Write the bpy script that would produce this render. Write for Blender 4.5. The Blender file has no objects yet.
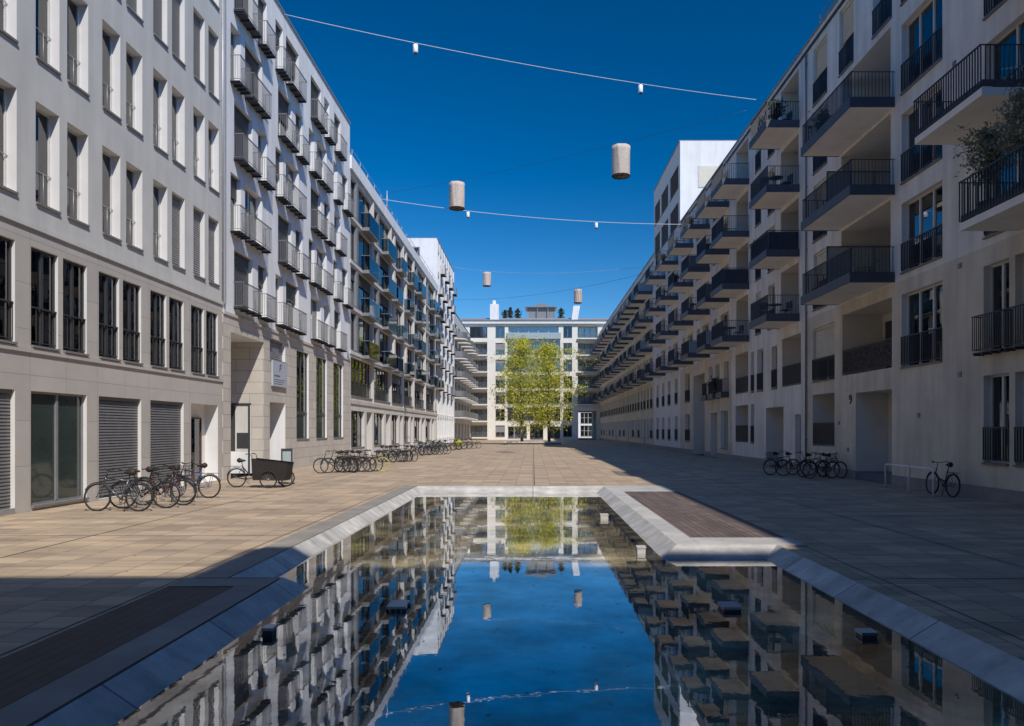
import bpy, math, random
from mathutils import Vector, Matrix
random.seed(11)
PI = math.pi
S = bpy.context.scene
C = S.collection

# ------------------------------------------------------------------ camera, sky, sun
cam_d = bpy.data.cameras.new('camera'); cam = bpy.data.objects.new('camera', cam_d); C.objects.link(cam)
cam.location = (0, 0, 2.0); cam.rotation_euler = (PI/2, 0, 0)
cam_d.sensor_width = 36; cam_d.lens = 740/1024*36
cam_d.shift_x = (512-533)/1024; cam_d.shift_y = 66.5/1024
cam_d.clip_start = 0.05; cam_d.clip_end = 6000
S.camera = cam
SUN_FROM = Vector((0.42, -0.75, 1.0)).normalized()
el = math.asin(SUN_FROM.z)
az = math.atan2(SUN_FROM.x, SUN_FROM.y)
w = bpy.data.worlds.new('World'); S.world = w; w.use_nodes = True
nt = w.node_tree; nt.nodes.clear()
sky = nt.nodes.new('ShaderNodeTexSky'); sky.sky_type = 'NISHITA'; sky.sun_disc = False
sky.sun_elevation = el; sky.sun_rotation = az
sky.air_density = 1.0; sky.dust_density = 0.25; sky.ozone_density = 4.0; sky.altitude = 500
hs = nt.nodes.new('ShaderNodeHueSaturation'); hs.inputs['Saturation'].default_value = 1.45; hs.inputs['Value'].default_value = 1.0; hs.inputs['Hue'].default_value = 0.504
bg = nt.nodes.new('ShaderNodeBackground'); bg.inputs['Strength'].default_value = 0.15
out = nt.nodes.new('ShaderNodeOutputWorld')
# the clear sky is darkest a quarter turn away from the sun (as through a polarising filter)
tc = nt.nodes.new('ShaderNodeTexCoord'); dt = nt.nodes.new('ShaderNodeVectorMath'); dt.operation = 'DOT_PRODUCT'; dt.inputs[1].default_value = SUN_FROM
nt.links.new(tc.outputs['Generated'], dt.inputs[0])
def wm(op, a, b_):
    n = nt.nodes.new('ShaderNodeMath'); n.operation = op
    for i, v in enumerate((a, b_)):
        if isinstance(v, (int, float)): n.inputs[i].default_value = v
        else: nt.links.new(v, n.inputs[i])
    return n.outputs[0]
c2_ = wm('MULTIPLY', dt.outputs['Value'], dt.outputs['Value'])
pol = wm('DIVIDE', wm('SUBTRACT', 1.0, c2_), wm('ADD', 1.0, c2_))
fac_ = wm('SUBTRACT', 1.0, wm('MULTIPLY', pol, 0.62))
sc_ = nt.nodes.new('ShaderNodeVectorMath'); sc_.operation = 'SCALE'
nt.links.new(sky.outputs[0], hs.inputs['Color']); nt.links.new(hs.outputs[0], sc_.inputs[0]); nt.links.new(fac_, sc_.inputs['Scale']); nt.links.new(sc_.outputs[0], bg.inputs[0]); nt.links.new(bg.outputs[0], out.inputs[0])
sl = bpy.data.lights.new('sun', 'SUN'); sl.energy = 3.35; sl.angle = math.radians(0.5); sl.color = (1, 0.94, 0.86)
sun = bpy.data.objects.new('sun', sl); C.objects.link(sun)
sun.rotation_euler = (-SUN_FROM).to_track_quat('-Z', 'Y').to_euler(); sun.location = (30, -40, 60)
S.view_settings.view_transform = 'Standard'; S.view_settings.look = 'None'
S.view_settings.gamma = 1; S.view_settings.exposure = 0.42; S.view_settings.use_curve_mapping = False

# ------------------------------------------------------------------ materials
def mat(name, col, rough=0.8, var=0.12, scale=1.5, bump=0.0, bscale=40, metal=0.0, streak=0.0, col2=None, spec=0.5, world=True):
    m = bpy.data.materials.new(name); m.use_nodes = True
    t = m.node_tree; N = t.nodes; L = t.links
    b = N['Principled BSDF']; b.inputs['Roughness'].default_value = rough; b.inputs['Metallic'].default_value = metal
    b.inputs['Specular IOR Level'].default_value = spec
    g = N.new('ShaderNodeNewGeometry') if world else N.new('ShaderNodeTexCoord')
    vec = g.outputs['Position'] if world else g.outputs['Object']
    n = N.new('ShaderNodeTexNoise'); n.inputs['Scale'].default_value = scale; n.inputs['Detail'].default_value = 6; n.inputs['Roughness'].default_value = .6
    L.new(vec, n.inputs['Vector'])
    r = N.new('ShaderNodeMapRange'); r.inputs[1].default_value = .3; r.inputs[2].default_value = .7
    r.inputs[3].default_value = 1-var; r.inputs[4].default_value = 1+var*.6
    L.new(n.outputs[0], r.inputs[0])
    fac = r.outputs[0]
    if streak:
        mp = N.new('ShaderNodeMapping'); mp.inputs['Scale'].default_value = (2.0, 2.0, .22); L.new(vec, mp.inputs[0])
        n2 = N.new('ShaderNodeTexNoise'); n2.inputs['Scale'].default_value = 1.0; n2.inputs['Detail'].default_value = 7; L.new(mp.outputs[0], n2.inputs['Vector'])
        r2 = N.new('ShaderNodeMapRange'); r2.inputs[1].default_value = .35; r2.inputs[2].default_value = .6; r2.inputs[3].default_value = 1-streak; r2.inputs[4].default_value = 1
        L.new(n2.outputs[0], r2.inputs[0])
        mm = N.new('ShaderNodeMath'); mm.operation = 'MULTIPLY'; L.new(fac, mm.inputs[0]); L.new(r2.outputs[0], mm.inputs[1]); fac = mm.outputs[0]
    v = N.new('ShaderNodeVectorMath'); v.operation = 'SCALE'; L.new(fac, v.inputs['Scale'])
    if col2:
        mx = N.new('ShaderNodeMix'); mx.data_type = 'RGBA'; mx.inputs[6].default_value = (*col, 1); mx.inputs[7].default_value = (*col2, 1)
        n3 = N.new('ShaderNodeTexNoise'); n3.inputs['Scale'].default_value = scale*.37; n3.inputs['Detail'].default_value = 5; L.new(vec, n3.inputs['Vector'])
        r3 = N.new('ShaderNodeMapRange'); r3.inputs[1].default_value = .38; r3.inputs[2].default_value = .62; L.new(n3.outputs[0], r3.inputs[0])
        L.new(r3.outputs[0], mx.inputs[0]); L.new(mx.outputs[2], v.inputs[0])
    else:
        v.inputs[0].default_value = col
    L.new(v.outputs[0], b.inputs['Base Color'])
    if bump:
        nb = N.new('ShaderNodeTexNoise'); nb.inputs['Scale'].default_value = bscale; nb.inputs['Detail'].default_value = 4; L.new(vec, nb.inputs['Vector'])
        bp = N.new('ShaderNodeBump'); bp.inputs['Strength'].default_value = bump; bp.inputs['Distance'].default_value = .01
        L.new(nb.outputs[0], bp.inputs['Height']); L.new(bp.outputs[0], b.inputs['Normal'])
    return m

def brick_mat(name, c1, c2, mortar, bw, bh, ms, axes='xz', rough=.8, var=.15, world=False, offset=.5, joint_bump=.3, nscale=1.2, freq=2, stain=None, streak=0):
    m = bpy.data.materials.new(name); m.use_nodes = True
    t = m.node_tree; N = t.nodes; L = t.links
    b = N['Principled BSDF']; b.inputs['Roughness'].default_value = rough
    if world: src = N.new('ShaderNodeNewGeometry').outputs['Position']
    else: src = N.new('ShaderNodeTexCoord').outputs['Object']
    sp = N.new('ShaderNodeSeparateXYZ'); L.new(src, sp.inputs[0])
    cb = N.new('ShaderNodeCombineXYZ')
    idx = {'x': 0, 'y': 1, 'z': 2}
    L.new(sp.outputs[idx[axes[0]]], cb.inputs[0]); L.new(sp.outputs[idx[axes[1]]], cb.inputs[1])
    br = N.new('ShaderNodeTexBrick'); br.offset = offset; br.offset_frequency = freq
    br.inputs['Scale'].default_value = 1; br.inputs['Brick Width'].default_value = bw; br.inputs['Row Height'].default_value = bh
    br.inputs['Mortar Size'].default_value = ms; br.inputs['Mortar Smooth'].default_value = .2; br.inputs['Bias'].default_value = 0
    br.inputs['Color1'].default_value = (*c1, 1); br.inputs['Color2'].default_value = (*c2, 1); br.inputs['Mortar'].default_value = (*mortar, 1)
    L.new(cb.outputs[0], br.inputs['Vector'])
    n = N.new('ShaderNodeTexNoise'); n.inputs['Scale'].default_value = nscale; n.inputs['Detail'].default_value = 8; n.inputs['Roughness'].default_value = .65
    L.new(src, n.inputs['Vector'])
    r = N.new('ShaderNodeMapRange'); r.inputs[1].default_value = .3; r.inputs[2].default_value = .7; r.inputs[3].default_value = 1-var; r.inputs[4].default_value = 1+var*.7
    L.new(n.outputs[0], r.inputs[0])
    v = N.new('ShaderNodeVectorMath'); v.operation = 'SCALE'; L.new(br.outputs[0], v.inputs[0]); L.new(r.outputs[0], v.inputs['Scale'])
    colout = v.outputs[0]
    if stain:
        mx = N.new('ShaderNodeMix'); mx.data_type = 'RGBA'; mx.inputs[7].default_value = (*stain, 1)
        n3 = N.new('ShaderNodeTexNoise'); n3.inputs['Scale'].default_value = .45; n3.inputs['Detail'].default_value = 9; n3.inputs['Roughness'].default_value = .7; L.new(src, n3.inputs['Vector'])
        r3 = N.new('ShaderNodeMapRange'); r3.inputs[1].default_value = .46; r3.inputs[2].default_value = .68; r3.inputs[4].default_value = .55; L.new(n3.outputs[0], r3.inputs[0])
        L.new(r3.outputs[0], mx.inputs[0]); L.new(colout, mx.inputs[6]); colout = mx.outputs[2]
    if stain:   # worn bands running across the square
        mp = N.new('ShaderNodeMapping'); mp.inputs['Scale'].default_value = (.22, 1.9, 1); L.new(src, mp.inputs[0])
        n5 = N.new('ShaderNodeTexNoise'); n5.inputs['Scale'].default_value = 1; n5.inputs['Detail'].default_value = 8; n5.inputs['Roughness'].default_value = .7; L.new(mp.outputs[0], n5.inputs['Vector'])
        r5 = N.new('ShaderNodeMapRange'); r5.inputs[1].default_value = .35; r5.inputs[2].default_value = .65; r5.inputs[3].default_value = .72; r5.inputs[4].default_value = 1.12; L.new(n5.outputs[0], r5.inputs[0])
        v5 = N.new('ShaderNodeVectorMath'); v5.operation = 'SCALE'; L.new(colout, v5.inputs[0]); L.new(r5.outputs[0], v5.inputs['Scale']); colout = v5.outputs[0]
    L.new(colout, b.inputs['Base Color'])
    bp = N.new('ShaderNodeBump'); bp.inputs['Strength'].default_value = joint_bump; bp.inputs['Distance'].default_value = .01
    iv = N.new('ShaderNodeMath'); iv.operation = 'SUBTRACT'; iv.inputs[0].default_value = 1; L.new(br.outputs['Fac'], iv.inputs[1])
    ad = N.new('ShaderNodeMath'); ad.operation = 'ADD'; L.new(iv.outputs[0], ad.inputs[0])
    n4 = N.new('ShaderNodeTexNoise'); n4.inputs['Scale'].default_value = 30; L.new(src, n4.inputs['Vector'])
    m4 = N.new('ShaderNodeMath'); m4.operation = 'MULTIPLY'; m4.inputs[1].default_value = .35; L.new(n4.outputs[0], m4.inputs[0]); L.new(m4.outputs[0], ad.inputs[1])
    L.new(ad.outputs[0], bp.inputs['Height']); L.new(bp.outputs[0], b.inputs['Normal'])
    return m

def glass_mat(name, tint, refl=1.0, ior=1.5, rough=0.01, bumpy=0.0, base=.05):
    m = bpy.data.materials.new(name); m.use_nodes = True
    t = m.node_tree; N = t.nodes; L = t.links; N.clear()
    o = N.new('ShaderNodeOutputMaterial'); mx = N.new('ShaderNodeMixShader'); tr = N.new('ShaderNodeBsdfTransparent'); gl = N.new('ShaderNodeBsdfGlossy')
    tr.inputs[0].default_value = (*tint, 1); gl.inputs[0].default_value = (refl, refl, refl, 1); gl.inputs['Roughness'].default_value = rough
    fr = N.new('ShaderNodeFresnel'); fr.inputs[0].default_value = ior
    ad = N.new('ShaderNodeMath'); ad.inputs[1].default_value = base; ad.use_clamp = True; L.new(fr.outputs[0], ad.inputs[0])
    L.new(ad.outputs[0], mx.inputs[0]); L.new(tr.outputs[0], mx.inputs[1]); L.new(gl.outputs[0], mx.inputs[2]); L.new(mx.outputs[0], o.inputs[0])
    if bumpy:
        g = N.new('ShaderNodeNewGeometry'); n = N.new('ShaderNodeTexNoise'); n.inputs['Scale'].default_value = .8; L.new(g.outputs['Position'], n.inputs['Vector'])
        bp = N.new('ShaderNodeBump'); bp.inputs['Strength'].default_value = bumpy; bp.inputs['Distance'].default_value = .02
        L.new(n.outputs[0], bp.inputs['Height']); L.new(bp.outputs[0], gl.inputs['Normal']); L.new(bp.outputs[0], fr.inputs['Normal'])
    return m

M = {}
M['grey_render'] = mat('grey_render', (.58, .57, .53), .9, .06, 1.2, .15, 60, streak=.10)
M['white_render'] = mat('white_render', (.76, .76, .755), .9, .05, 1.0, .15, 60, streak=.10)
M['cool_render'] = mat('cool_render', (.82, .785, .72), .9, .14, .5, .25, 50, streak=.18)
M['warm_render'] = mat('warm_render', (.72, .64, .52), .9, .18, .5, .25, 50, streak=.18)
M['pale_render'] = mat('pale_render', (.60, .58, .54), .9, .07, .8, .1, 50, streak=.1)
M['beige_stone'] = brick_mat('beige_stone', (.56, .51, .44), (.50, .455, .40), (.27, .24, .21), 1.25, .52, .012, var=.1, joint_bump=.25)
M['grey_stone'] = brick_mat('grey_stone', (.49, .455, .405), (.45, .42, .375), (.30, .28, .27), 1.4, 1.11, .008, var=.08, offset=0)
M['plinth_stone'] = mat('plinth_stone', (.30, .29, .27), .85, .2, 2.5, .2)
M['reveal'] = mat('reveal', (.70, .69, .67), .8, .05, 2)
M['warm_reveal'] = mat('warm_reveal', (.70, .65, .57), .85, .06, 2)
M['room'] = mat('room', (.45, .42, .38), .9, .4, .6, world=True)
M['dark_frame'] = mat('dark_frame', (.045, .047, .05), .45, .15, 6)
M['green_frame'] = mat('green_frame', (.05, .065, .06), .45, .15, 6)
M['light_frame'] = mat('light_frame', (.62, .61, .58), .5, .06, 4)
M['grey_frame'] = mat('grey_frame', (.22, .225, .23), .45, .1, 4)
M['steel'] = mat('steel', (.27, .265, .26), .45, .15, 6, metal=.5)
M['galvanised'] = mat('galvanised', (.42, .43, .45), .4, .12, 8, metal=.3)
M['anthracite'] = mat('anthracite', (.042, .045, .056), .5, .2, 5)
M['fascia'] = mat('fascia', (.07, .075, .09), .55, .2, 3)
M['soffit'] = mat('soffit', (.86, .82, .75), .9, .08, 1.5)
M['curtain'] = mat('curtain', (.75, .74, .72), .9, .12, 3)
M['blind_grey'] = mat('blind_grey', (.24, .235, .23), .5, .12, 3)
M['blind_mid'] = mat('blind_mid', (.15, .145, .14), .5, .12, 3)
M['blind_dark'] = mat('blind_dark', (.10, .10, .10), .5, .15, 3)
M['blind_cream'] = mat('blind_cream', (.62, .59, .48), .7, .08, 3)
M['sill'] = mat('sill', (.20, .19, .18), .6, .12, 4)
M['metal_roof'] = mat('metal_roof', (.28, .29, .31), .5, .15, 1.5)
M['brown_wood'] = mat('brown_wood', (.12, .055, .035), .6, .3, 3)
M['blue_glass'] = glass_mat('blue_glass', (.42, .50, .55), .85, 1.5, .04, base=.05)
M['window_glass'] = glass_mat('window_glass', (.82, .85, .86), .95, 1.5, .01, .12, base=.09)
M['green_glass'] = glass_mat('green_glass', (.45, .60, .52), .9, 1.5, .01, .05, base=.05)
M['frosted'] = mat('frosted', (.36, .43, .44), .25, .08, 2)
M['rubber'] = mat('rubber', (.018, .018, .019), .75, .2, 20)
M['black_paint'] = mat('black_paint', (.022, .022, .025), .35, .1, 9)
M['blue_paint'] = mat('blue_paint', (.02, .045, .16), .3, .1, 9)
M['silver_paint'] = mat('silver_paint', (.13, .135, .15), .3, .1, 9, metal=.6)
M['green_paint'] = mat('green_paint', (.015, .045, .03), .3, .1, 9)
M['red_paint'] = mat('red_paint', (.09, .015, .018), .3, .1, 9)
M['lime_paint'] = mat('lime_paint', (.45, .44, .04), .4, .1, 9)
M['leather'] = mat('leather', (.03, .022, .018), .6, .2, 20)
M['cargo_box'] = mat('cargo_box', (.022, .018, .016), .7, .3, 5)
M['concrete'] = mat('concrete', (.46, .44, .41), .85, .2, 1.6, .25, 45, col2=(.38, .365, .345))
M['coping'] = brick_mat('coping', (.60, .57, .51), (.50, .48, .44), (.12, .12, .12), 1.9, 60, .012, 'yx', .6, .3, True, 0, .4, 2.5, 1, (.30, .29, .27))
M['dark_slab'] = mat('dark_slab', (.26, .235, .20), .85, .25, 1.2, .25, 45)
M['paving'] = brick_mat('paving', (.54, .405, .265), (.36, .275, .19), (.16, .12, .085), .48, .64, .009, 'yx', .78, .20, True, nscale=.9, stain=(.30, .235, .18))
M['paving_tmp'] = None; del M['paving_tmp']
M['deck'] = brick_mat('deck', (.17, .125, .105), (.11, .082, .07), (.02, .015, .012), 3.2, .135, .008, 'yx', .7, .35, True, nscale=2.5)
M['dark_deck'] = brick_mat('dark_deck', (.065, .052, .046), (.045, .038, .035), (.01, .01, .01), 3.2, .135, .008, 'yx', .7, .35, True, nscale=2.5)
M['pool_floor'] = mat('pool_floor', (.80, .66, .46), .95, .8, 1.5, .3, 14, col2=(.12, .10, .07))
M['water'] = glass_mat('water', (.85, .86, .78), 1.0, 1.36, 0.0, base=.27)
M['bark'] = mat('bark', (.12, .095, .07), .95, .3, 8, .5, 25)
M['leaf_spring'] = mat('leaf_spring', (.76, .72, .12), .7, .2, 1.2, col2=(.52, .54, .08))
M['leaf_dark'] = mat('leaf_dark', (.05, .075, .035), .7, .35, 3, col2=(.10, .12, .07))
M['leaf_olive'] = mat('leaf_olive', (.34, .36, .27), .7, .35, 9, col2=(.20, .22, .14))
M['end_render'] = mat('end_render', (.78, .74, .65), .9, .05, .8, .1, 50, streak=.05)
M['green_film'] = mat('green_film', (.040, .055, .048), .06, .25, .7, spec=.9)
M['pot'] = mat('pot', (.05, .045, .045), .7, .2, 8)
M['fabric'] = mat('fabric', (.56, .46, .38), .9, .15, 6)
M['lamp_white'] = mat('lamp_white', (.85, .86, .86), .4, .03, 6)
M['cable'] = mat('cable', (.55, .56, .58), .5, .1, 6)
M['sign_grey'] = mat('sign_grey', (.42, .45, .50), .5, .04, 5)
M['ink'] = mat('ink', (.05, .06, .09), .6, .05, 5)
M['rattan'] = mat('rattan', (.30, .20, .11), .7, .25, 15)
M['purple'] = mat('purple', (.14, .06, .28), .9, .15, 6)
M['patterned'] = mat('patterned', (.05, .04, .035), .8, .2, 6)
_t = M['patterned'].node_tree; _v = _t.nodes.new('ShaderNodeTexVoronoi'); _v.inputs['Scale'].default_value = 4.5; _v.feature = 'DISTANCE_TO_EDGE'
_c = _t.nodes.new('ShaderNodeTexCoord'); _r = _t.nodes.new('ShaderNodeValToRGB'); _r.color_ramp.elements[0].color = (.34, .25, .14, 1); _r.color_ramp.elements[1].color = (.05, .04, .035, 1); _r.color_ramp.elements[0].position = .05; _r.color_ramp.elements[1].position = .14
_t.links.new(_c.outputs['Object'], _v.inputs['Vector']); _t.links.new(_v.outputs['Distance'], _r.inputs[0]); _t.links.new(_r.outputs[0], _t.nodes['Principled BSDF'].inputs['Base Color'])
M['step_grey'] = mat('step_grey', (.13, .145, .17), .8, .15, 3)
# leaves let some light through
for k in ('leaf_spring', 'leaf_dark', 'leaf_olive'):
    b = M[k].node_tree.nodes['Principled BSDF']; t = M[k].node_tree
    tl = t.nodes.new('ShaderNodeBsdfTranslucent'); mx = t.nodes.new('ShaderNodeMixShader'); mx.inputs[0].default_value = .45
    src = b.inputs['Base Color'].links[0].from_socket
    t.links.new(src, tl.inputs[0]); t.links.new(b.outputs[0], mx.inputs[1]); t.links.new(tl.outputs[0], mx.inputs[2])
    t.links.new(mx.outputs[0], t.nodes['Material Output'].inputs[0])
# waves on the water
def ripples():
    t = M['water'].node_tree; N = t.nodes; L = t.links
    g = N.new('ShaderNodeNewGeometry'); n = N.new('ShaderNodeTexNoise'); n.inputs['Scale'].default_value = 3.2; n.inputs['Detail'].default_value = 3
    L.new(g.outputs['Position'], n.inputs['Vector'])
    bp = N.new('ShaderNodeBump'); bp.inputs['Strength'].default_value = .055; bp.inputs['Distance'].default_value = .010; L.new(n.outputs[0], bp.inputs['Height'])
    for nd in list(N):
        if nd.type == 'BSDF_GLOSSY': L.new(bp.outputs[0], nd.inputs['Normal'])
        if nd.type == 'MATH':   # patchy film on the surface
            n2 = N.new('ShaderNodeTexNoise'); n2.inputs['Scale'].default_value = 1.1; n2.inputs['Detail'].default_value = 9; n2.inputs['Roughness'].default_value = .7
            L.new(g.outputs['Position'], n2.inputs['Vector']); r2 = N.new('ShaderNodeMapRange'); r2.inputs[1].default_value = .35; r2.inputs[2].default_value = .65; r2.inputs[3].default_value = .10; r2.inputs[4].default_value = .40
            L.new(n2.outputs[0], r2.inputs[0]); L.new(r2.outputs[0], nd.inputs[1]); break
ripples()

# ------------------------------------------------------------------ mesh helpers
class MB:
    def __init__(s): s.v = []; s.f = []; s.mi = []; s.sm = []
    def quad(s, pts, mi=0):
        n = len(s.v); s.v += [tuple(p) for p in pts]; s.f.append(tuple(range(n, n+len(pts)))); s.mi.append(mi); s.sm.append(False)
    def box(s, x0, x1, y0, y1, z0, z1, mi=0, skip=''):
        n = len(s.v)
        s.v += [(x0,y0,z0),(x1,y0,z0),(x1,y1,z0),(x0,y1,z0),(x0,y0,z1),(x1,y0,z1),(x1,y1,z1),(x0,y1,z1)]
        F = {'b':(0,3,2,1),'t':(4,5,6,7),'f':(0,1,5,4),'r':(1,2,6,5),'k':(2,3,7,6),'l':(3,0,4,7)}
        for k, q in F.items():
            if k not in skip: s.f.append(tuple(n+i for i in q)); s.mi.append(mi); s.sm.append(False)
        return s
    def tube(s, pts, rad, n=6, closed=False, mi=0, cap=True):
        pts = [Vector(p) for p in pts]; K = len(pts)
        if not isinstance(rad, (list, tuple)): rad = [rad]*K
        base = len(s.v); prev = None
        for i, p in enumerate(pts):
            if closed: t = pts[(i+1) % K]-pts[i-1]
            else: t = pts[min(i+1, K-1)]-pts[max(i-1, 0)]
            t.normalize()
            if prev is None:
                a = Vector((0, 0, 1)) if abs(t.z) < .9 else Vector((1, 0, 0))
                u = t.cross(a).normalized()
            else:
                u = (prev-t*prev.dot(t)).normalized()
            prev = u; w_ = t.cross(u)
            for k in range(n):
                a = 2*PI*k/n; s.v.append(tuple(p+(u*math.cos(a)+w_*math.sin(a))*rad[i]))
        for i in range(K if closed else K-1):
            j = (i+1) % K
            for k in range(n):
                s.f.append((base+i*n+k, base+i*n+(k+1) % n, base+j*n+(k+1) % n, base+j*n+k)); s.mi.append(mi); s.sm.append(True)
        if cap and not closed:
            s.f.append(tuple(base+k for k in reversed(range(n)))); s.mi.append(mi); s.sm.append(False)
            s.f.append(tuple(base+(K-1)*n+k for k in range(n))); s.mi.append(mi); s.sm.append(False)
        return s
    def ring(s, c, r, tr, axis='y', seg=28, n=6, mi=0):
        pts = []
        for i in range(seg):
            a = 2*PI*i/seg; ca, sa = r*math.cos(a), r*math.sin(a)
            pts.append({'y': (c[0]+ca, c[1], c[2]+sa), 'z': (c[0]+ca, c[1]+sa, c[2]), 'x': (c[0], c[1]+ca, c[2]+sa)}[axis])
        return s.tube(pts, tr, n, True, mi)
    def mesh(s, name, mats):
        me = bpy.data.meshes.new(name); me.from_pydata(s.v, [], s.f)
        for m in (mats if isinstance(mats, (list, tuple)) else [mats]): me.materials.append(m)
        me.polygons.foreach_set('material_index', s.mi); me.polygons.foreach_set('use_smooth', s.sm)
        me.update(); return me
def link(name, me, parent=None, loc=(0, 0, 0), rz=0):
    o = bpy.data.objects.new(name, me); C.objects.link(o); o.location = loc; o.rotation_euler = (0, 0, rz)
    if parent: o.parent = parent
    return o
def obj(name, mb, m, parent=None, loc=(0, 0, 0), rz=0): return link(name, mb.mesh(name, m), parent, loc, rz)
def tag(o, label=None, cat=None, group=None, kind=None):
    if label: o['label'] = label
    if cat: o['category'] = cat
    if group: o['group'] = group
    if kind: o['kind'] = kind
    return o
def thing(name, label, cat, loc=(0, 0, 0), rz=0, group=None):
    o = link(name, None, None, loc, rz); return tag(o, label, cat, group)
def dup(root, loc, rz, label=None, group=None, scale=None, swap=None):
    def cp(o, par):
        c = o.copy(); C.objects.link(c); c.parent = par
        for ch in [q for q in o.children]: cp(ch, c)
        return c
    r = cp(root, None); r.location = loc; r.rotation_euler = (root.rotation_euler.x, root.rotation_euler.y, rz)
    if label: r['label'] = label
    if group: r['group'] = group
    if scale: r.scale = (scale,)*3
    return r

# ------------------------------------------------------------------ ground and pool
def sheet(name, rects, z, m):
    mb = MB()
    for x0, x1, y0, y1 in rects: mb.quad([(x0,y0,z),(x1,y0,z),(x1,y1,z),(x0,y1,z)])
    return tag(obj(name, mb, m), kind='structure')
PN = -3.0
sheet('ground', [(-900, -4.02, -300, 2500), (4.17, 900, -300, 2500), (-4.02, 4.17, 25.6, 2500), (-4.02, 4.17, -300, PN),
                 (-4.02, -3.32, PN, 9.83), (2.45, 4.17, 12.64, 25.6)], 0, M['paving'])
top = [(-4.02,25.6),(-4.02,9.83),(-3.32,9.83),(-3.32,PN),(4.17,PN),(4.17,12.64),(2.45,12.64),(2.45,25.6)]
wat = [(-3.77,25.05),(-3.77,10.1),(-3.05,10.1),(-3.05,PN+.3),(3.87,PN+.3),(3.87,12.3),(2.15,12.3),(2.15,25.05)]
mb = MB()
for i in range(8):
    j = (i+1) % 8; a, b, c, d = top[i], top[j], wat[j], wat[i]
    zt, zw = .035, -.15
    mb.quad([(*a,-.02),(*b,-.02),(*b,zt),(*a,zt)])
    mb.quad([(*a,zt),(*b,zt),(*c,zw),(*d,zw)][::-1])
    mb.quad([(*d,zw),(*c,zw),(*c,-.6),(*d,-.6)][::-1])
tag(obj('pool_coping', mb, M['coping']), kind='structure')
mb = MB(); mb.quad([(-3.8,PN,-.36),(3.9,PN,-.36),(3.9,25.2,-.36),(-3.8,25.2,-.36)])
tag(obj('pool_floor', mb, M['pool_floor']), kind='structure')
mb = MB()
for x0, x1, y0, y1 in [(-3.05, 2.15, PN+.3, 25.05), (-3.77, -3.05, 10.1, 25.05), (2.15, 3.87, PN+.3, 12.3)]:
    mb.quad([(x0,y0,-.15),(x1,y0,-.15),(x1,y1,-.15),(x0,y1,-.15)])
tag(obj('water', mb, M['water']), kind='structure')
# concrete edging and decks
mb = MB()
for x0, x1, y0, y1 in [(2.46, 2.87, 12.65, 25.6), (2.87, 4.67, 12.65, 13.5), (2.87, 4.62, 23.6, 25.6), (-4.02, 4.62, 25.61, 26.0)]:
    mb.box(x0, x1-.006, y0, y1-.006, -.02, .03)
tag(obj('stone_edging', mb, M['concrete']), kind='structure')
mb = MB()
for x0, x1, y0, y1 in [(-4.5, -4.06, 9.84, 26.0), (-3.75, -3.37, PN, 9.3), (-4.6, -3.37, 9.306, 9.80)]:
    mb.box(x0, x1, y0, y1, -.02, .03 if x0 < 0 else .025)
tag(obj('dark_edging', mb, M['dark_slab']), kind='structure')
sheet('wooden_deck', [(2.87, 4.62, 13.5, 23.6)], .02, M['deck'])
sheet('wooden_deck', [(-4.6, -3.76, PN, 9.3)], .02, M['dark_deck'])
# dark expansion joints in the paving
mb = MB()
for x0, x1, y0, y1 in [(.035, .065, 26, 143), (-8.3, -8.28, 0, 143), (-4.72, -4.70, -3, 26), (7.1, 7.125, -3, 143), (4.64, 4.66, -3, 26), (-3.37, -3.322, -3, 9.828), (4.172, 4.21, -3, 12.6), (-4.06, -4.022, 9.84, 26), (-12, -4.7, 13.9, 13.925), (4.7, 12.9, 9.9, 9.925), (4.7, 12.9, 17.2, 17.22)]:
    mb.quad([(x0,y0,.004),(x1,y0,.004),(x1,y1,.004),(x0,y1,.004)])
tag(obj('paving_joints', mb, mat('joint', (.05, .045, .04), .9, .2)), kind='structure')

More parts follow.
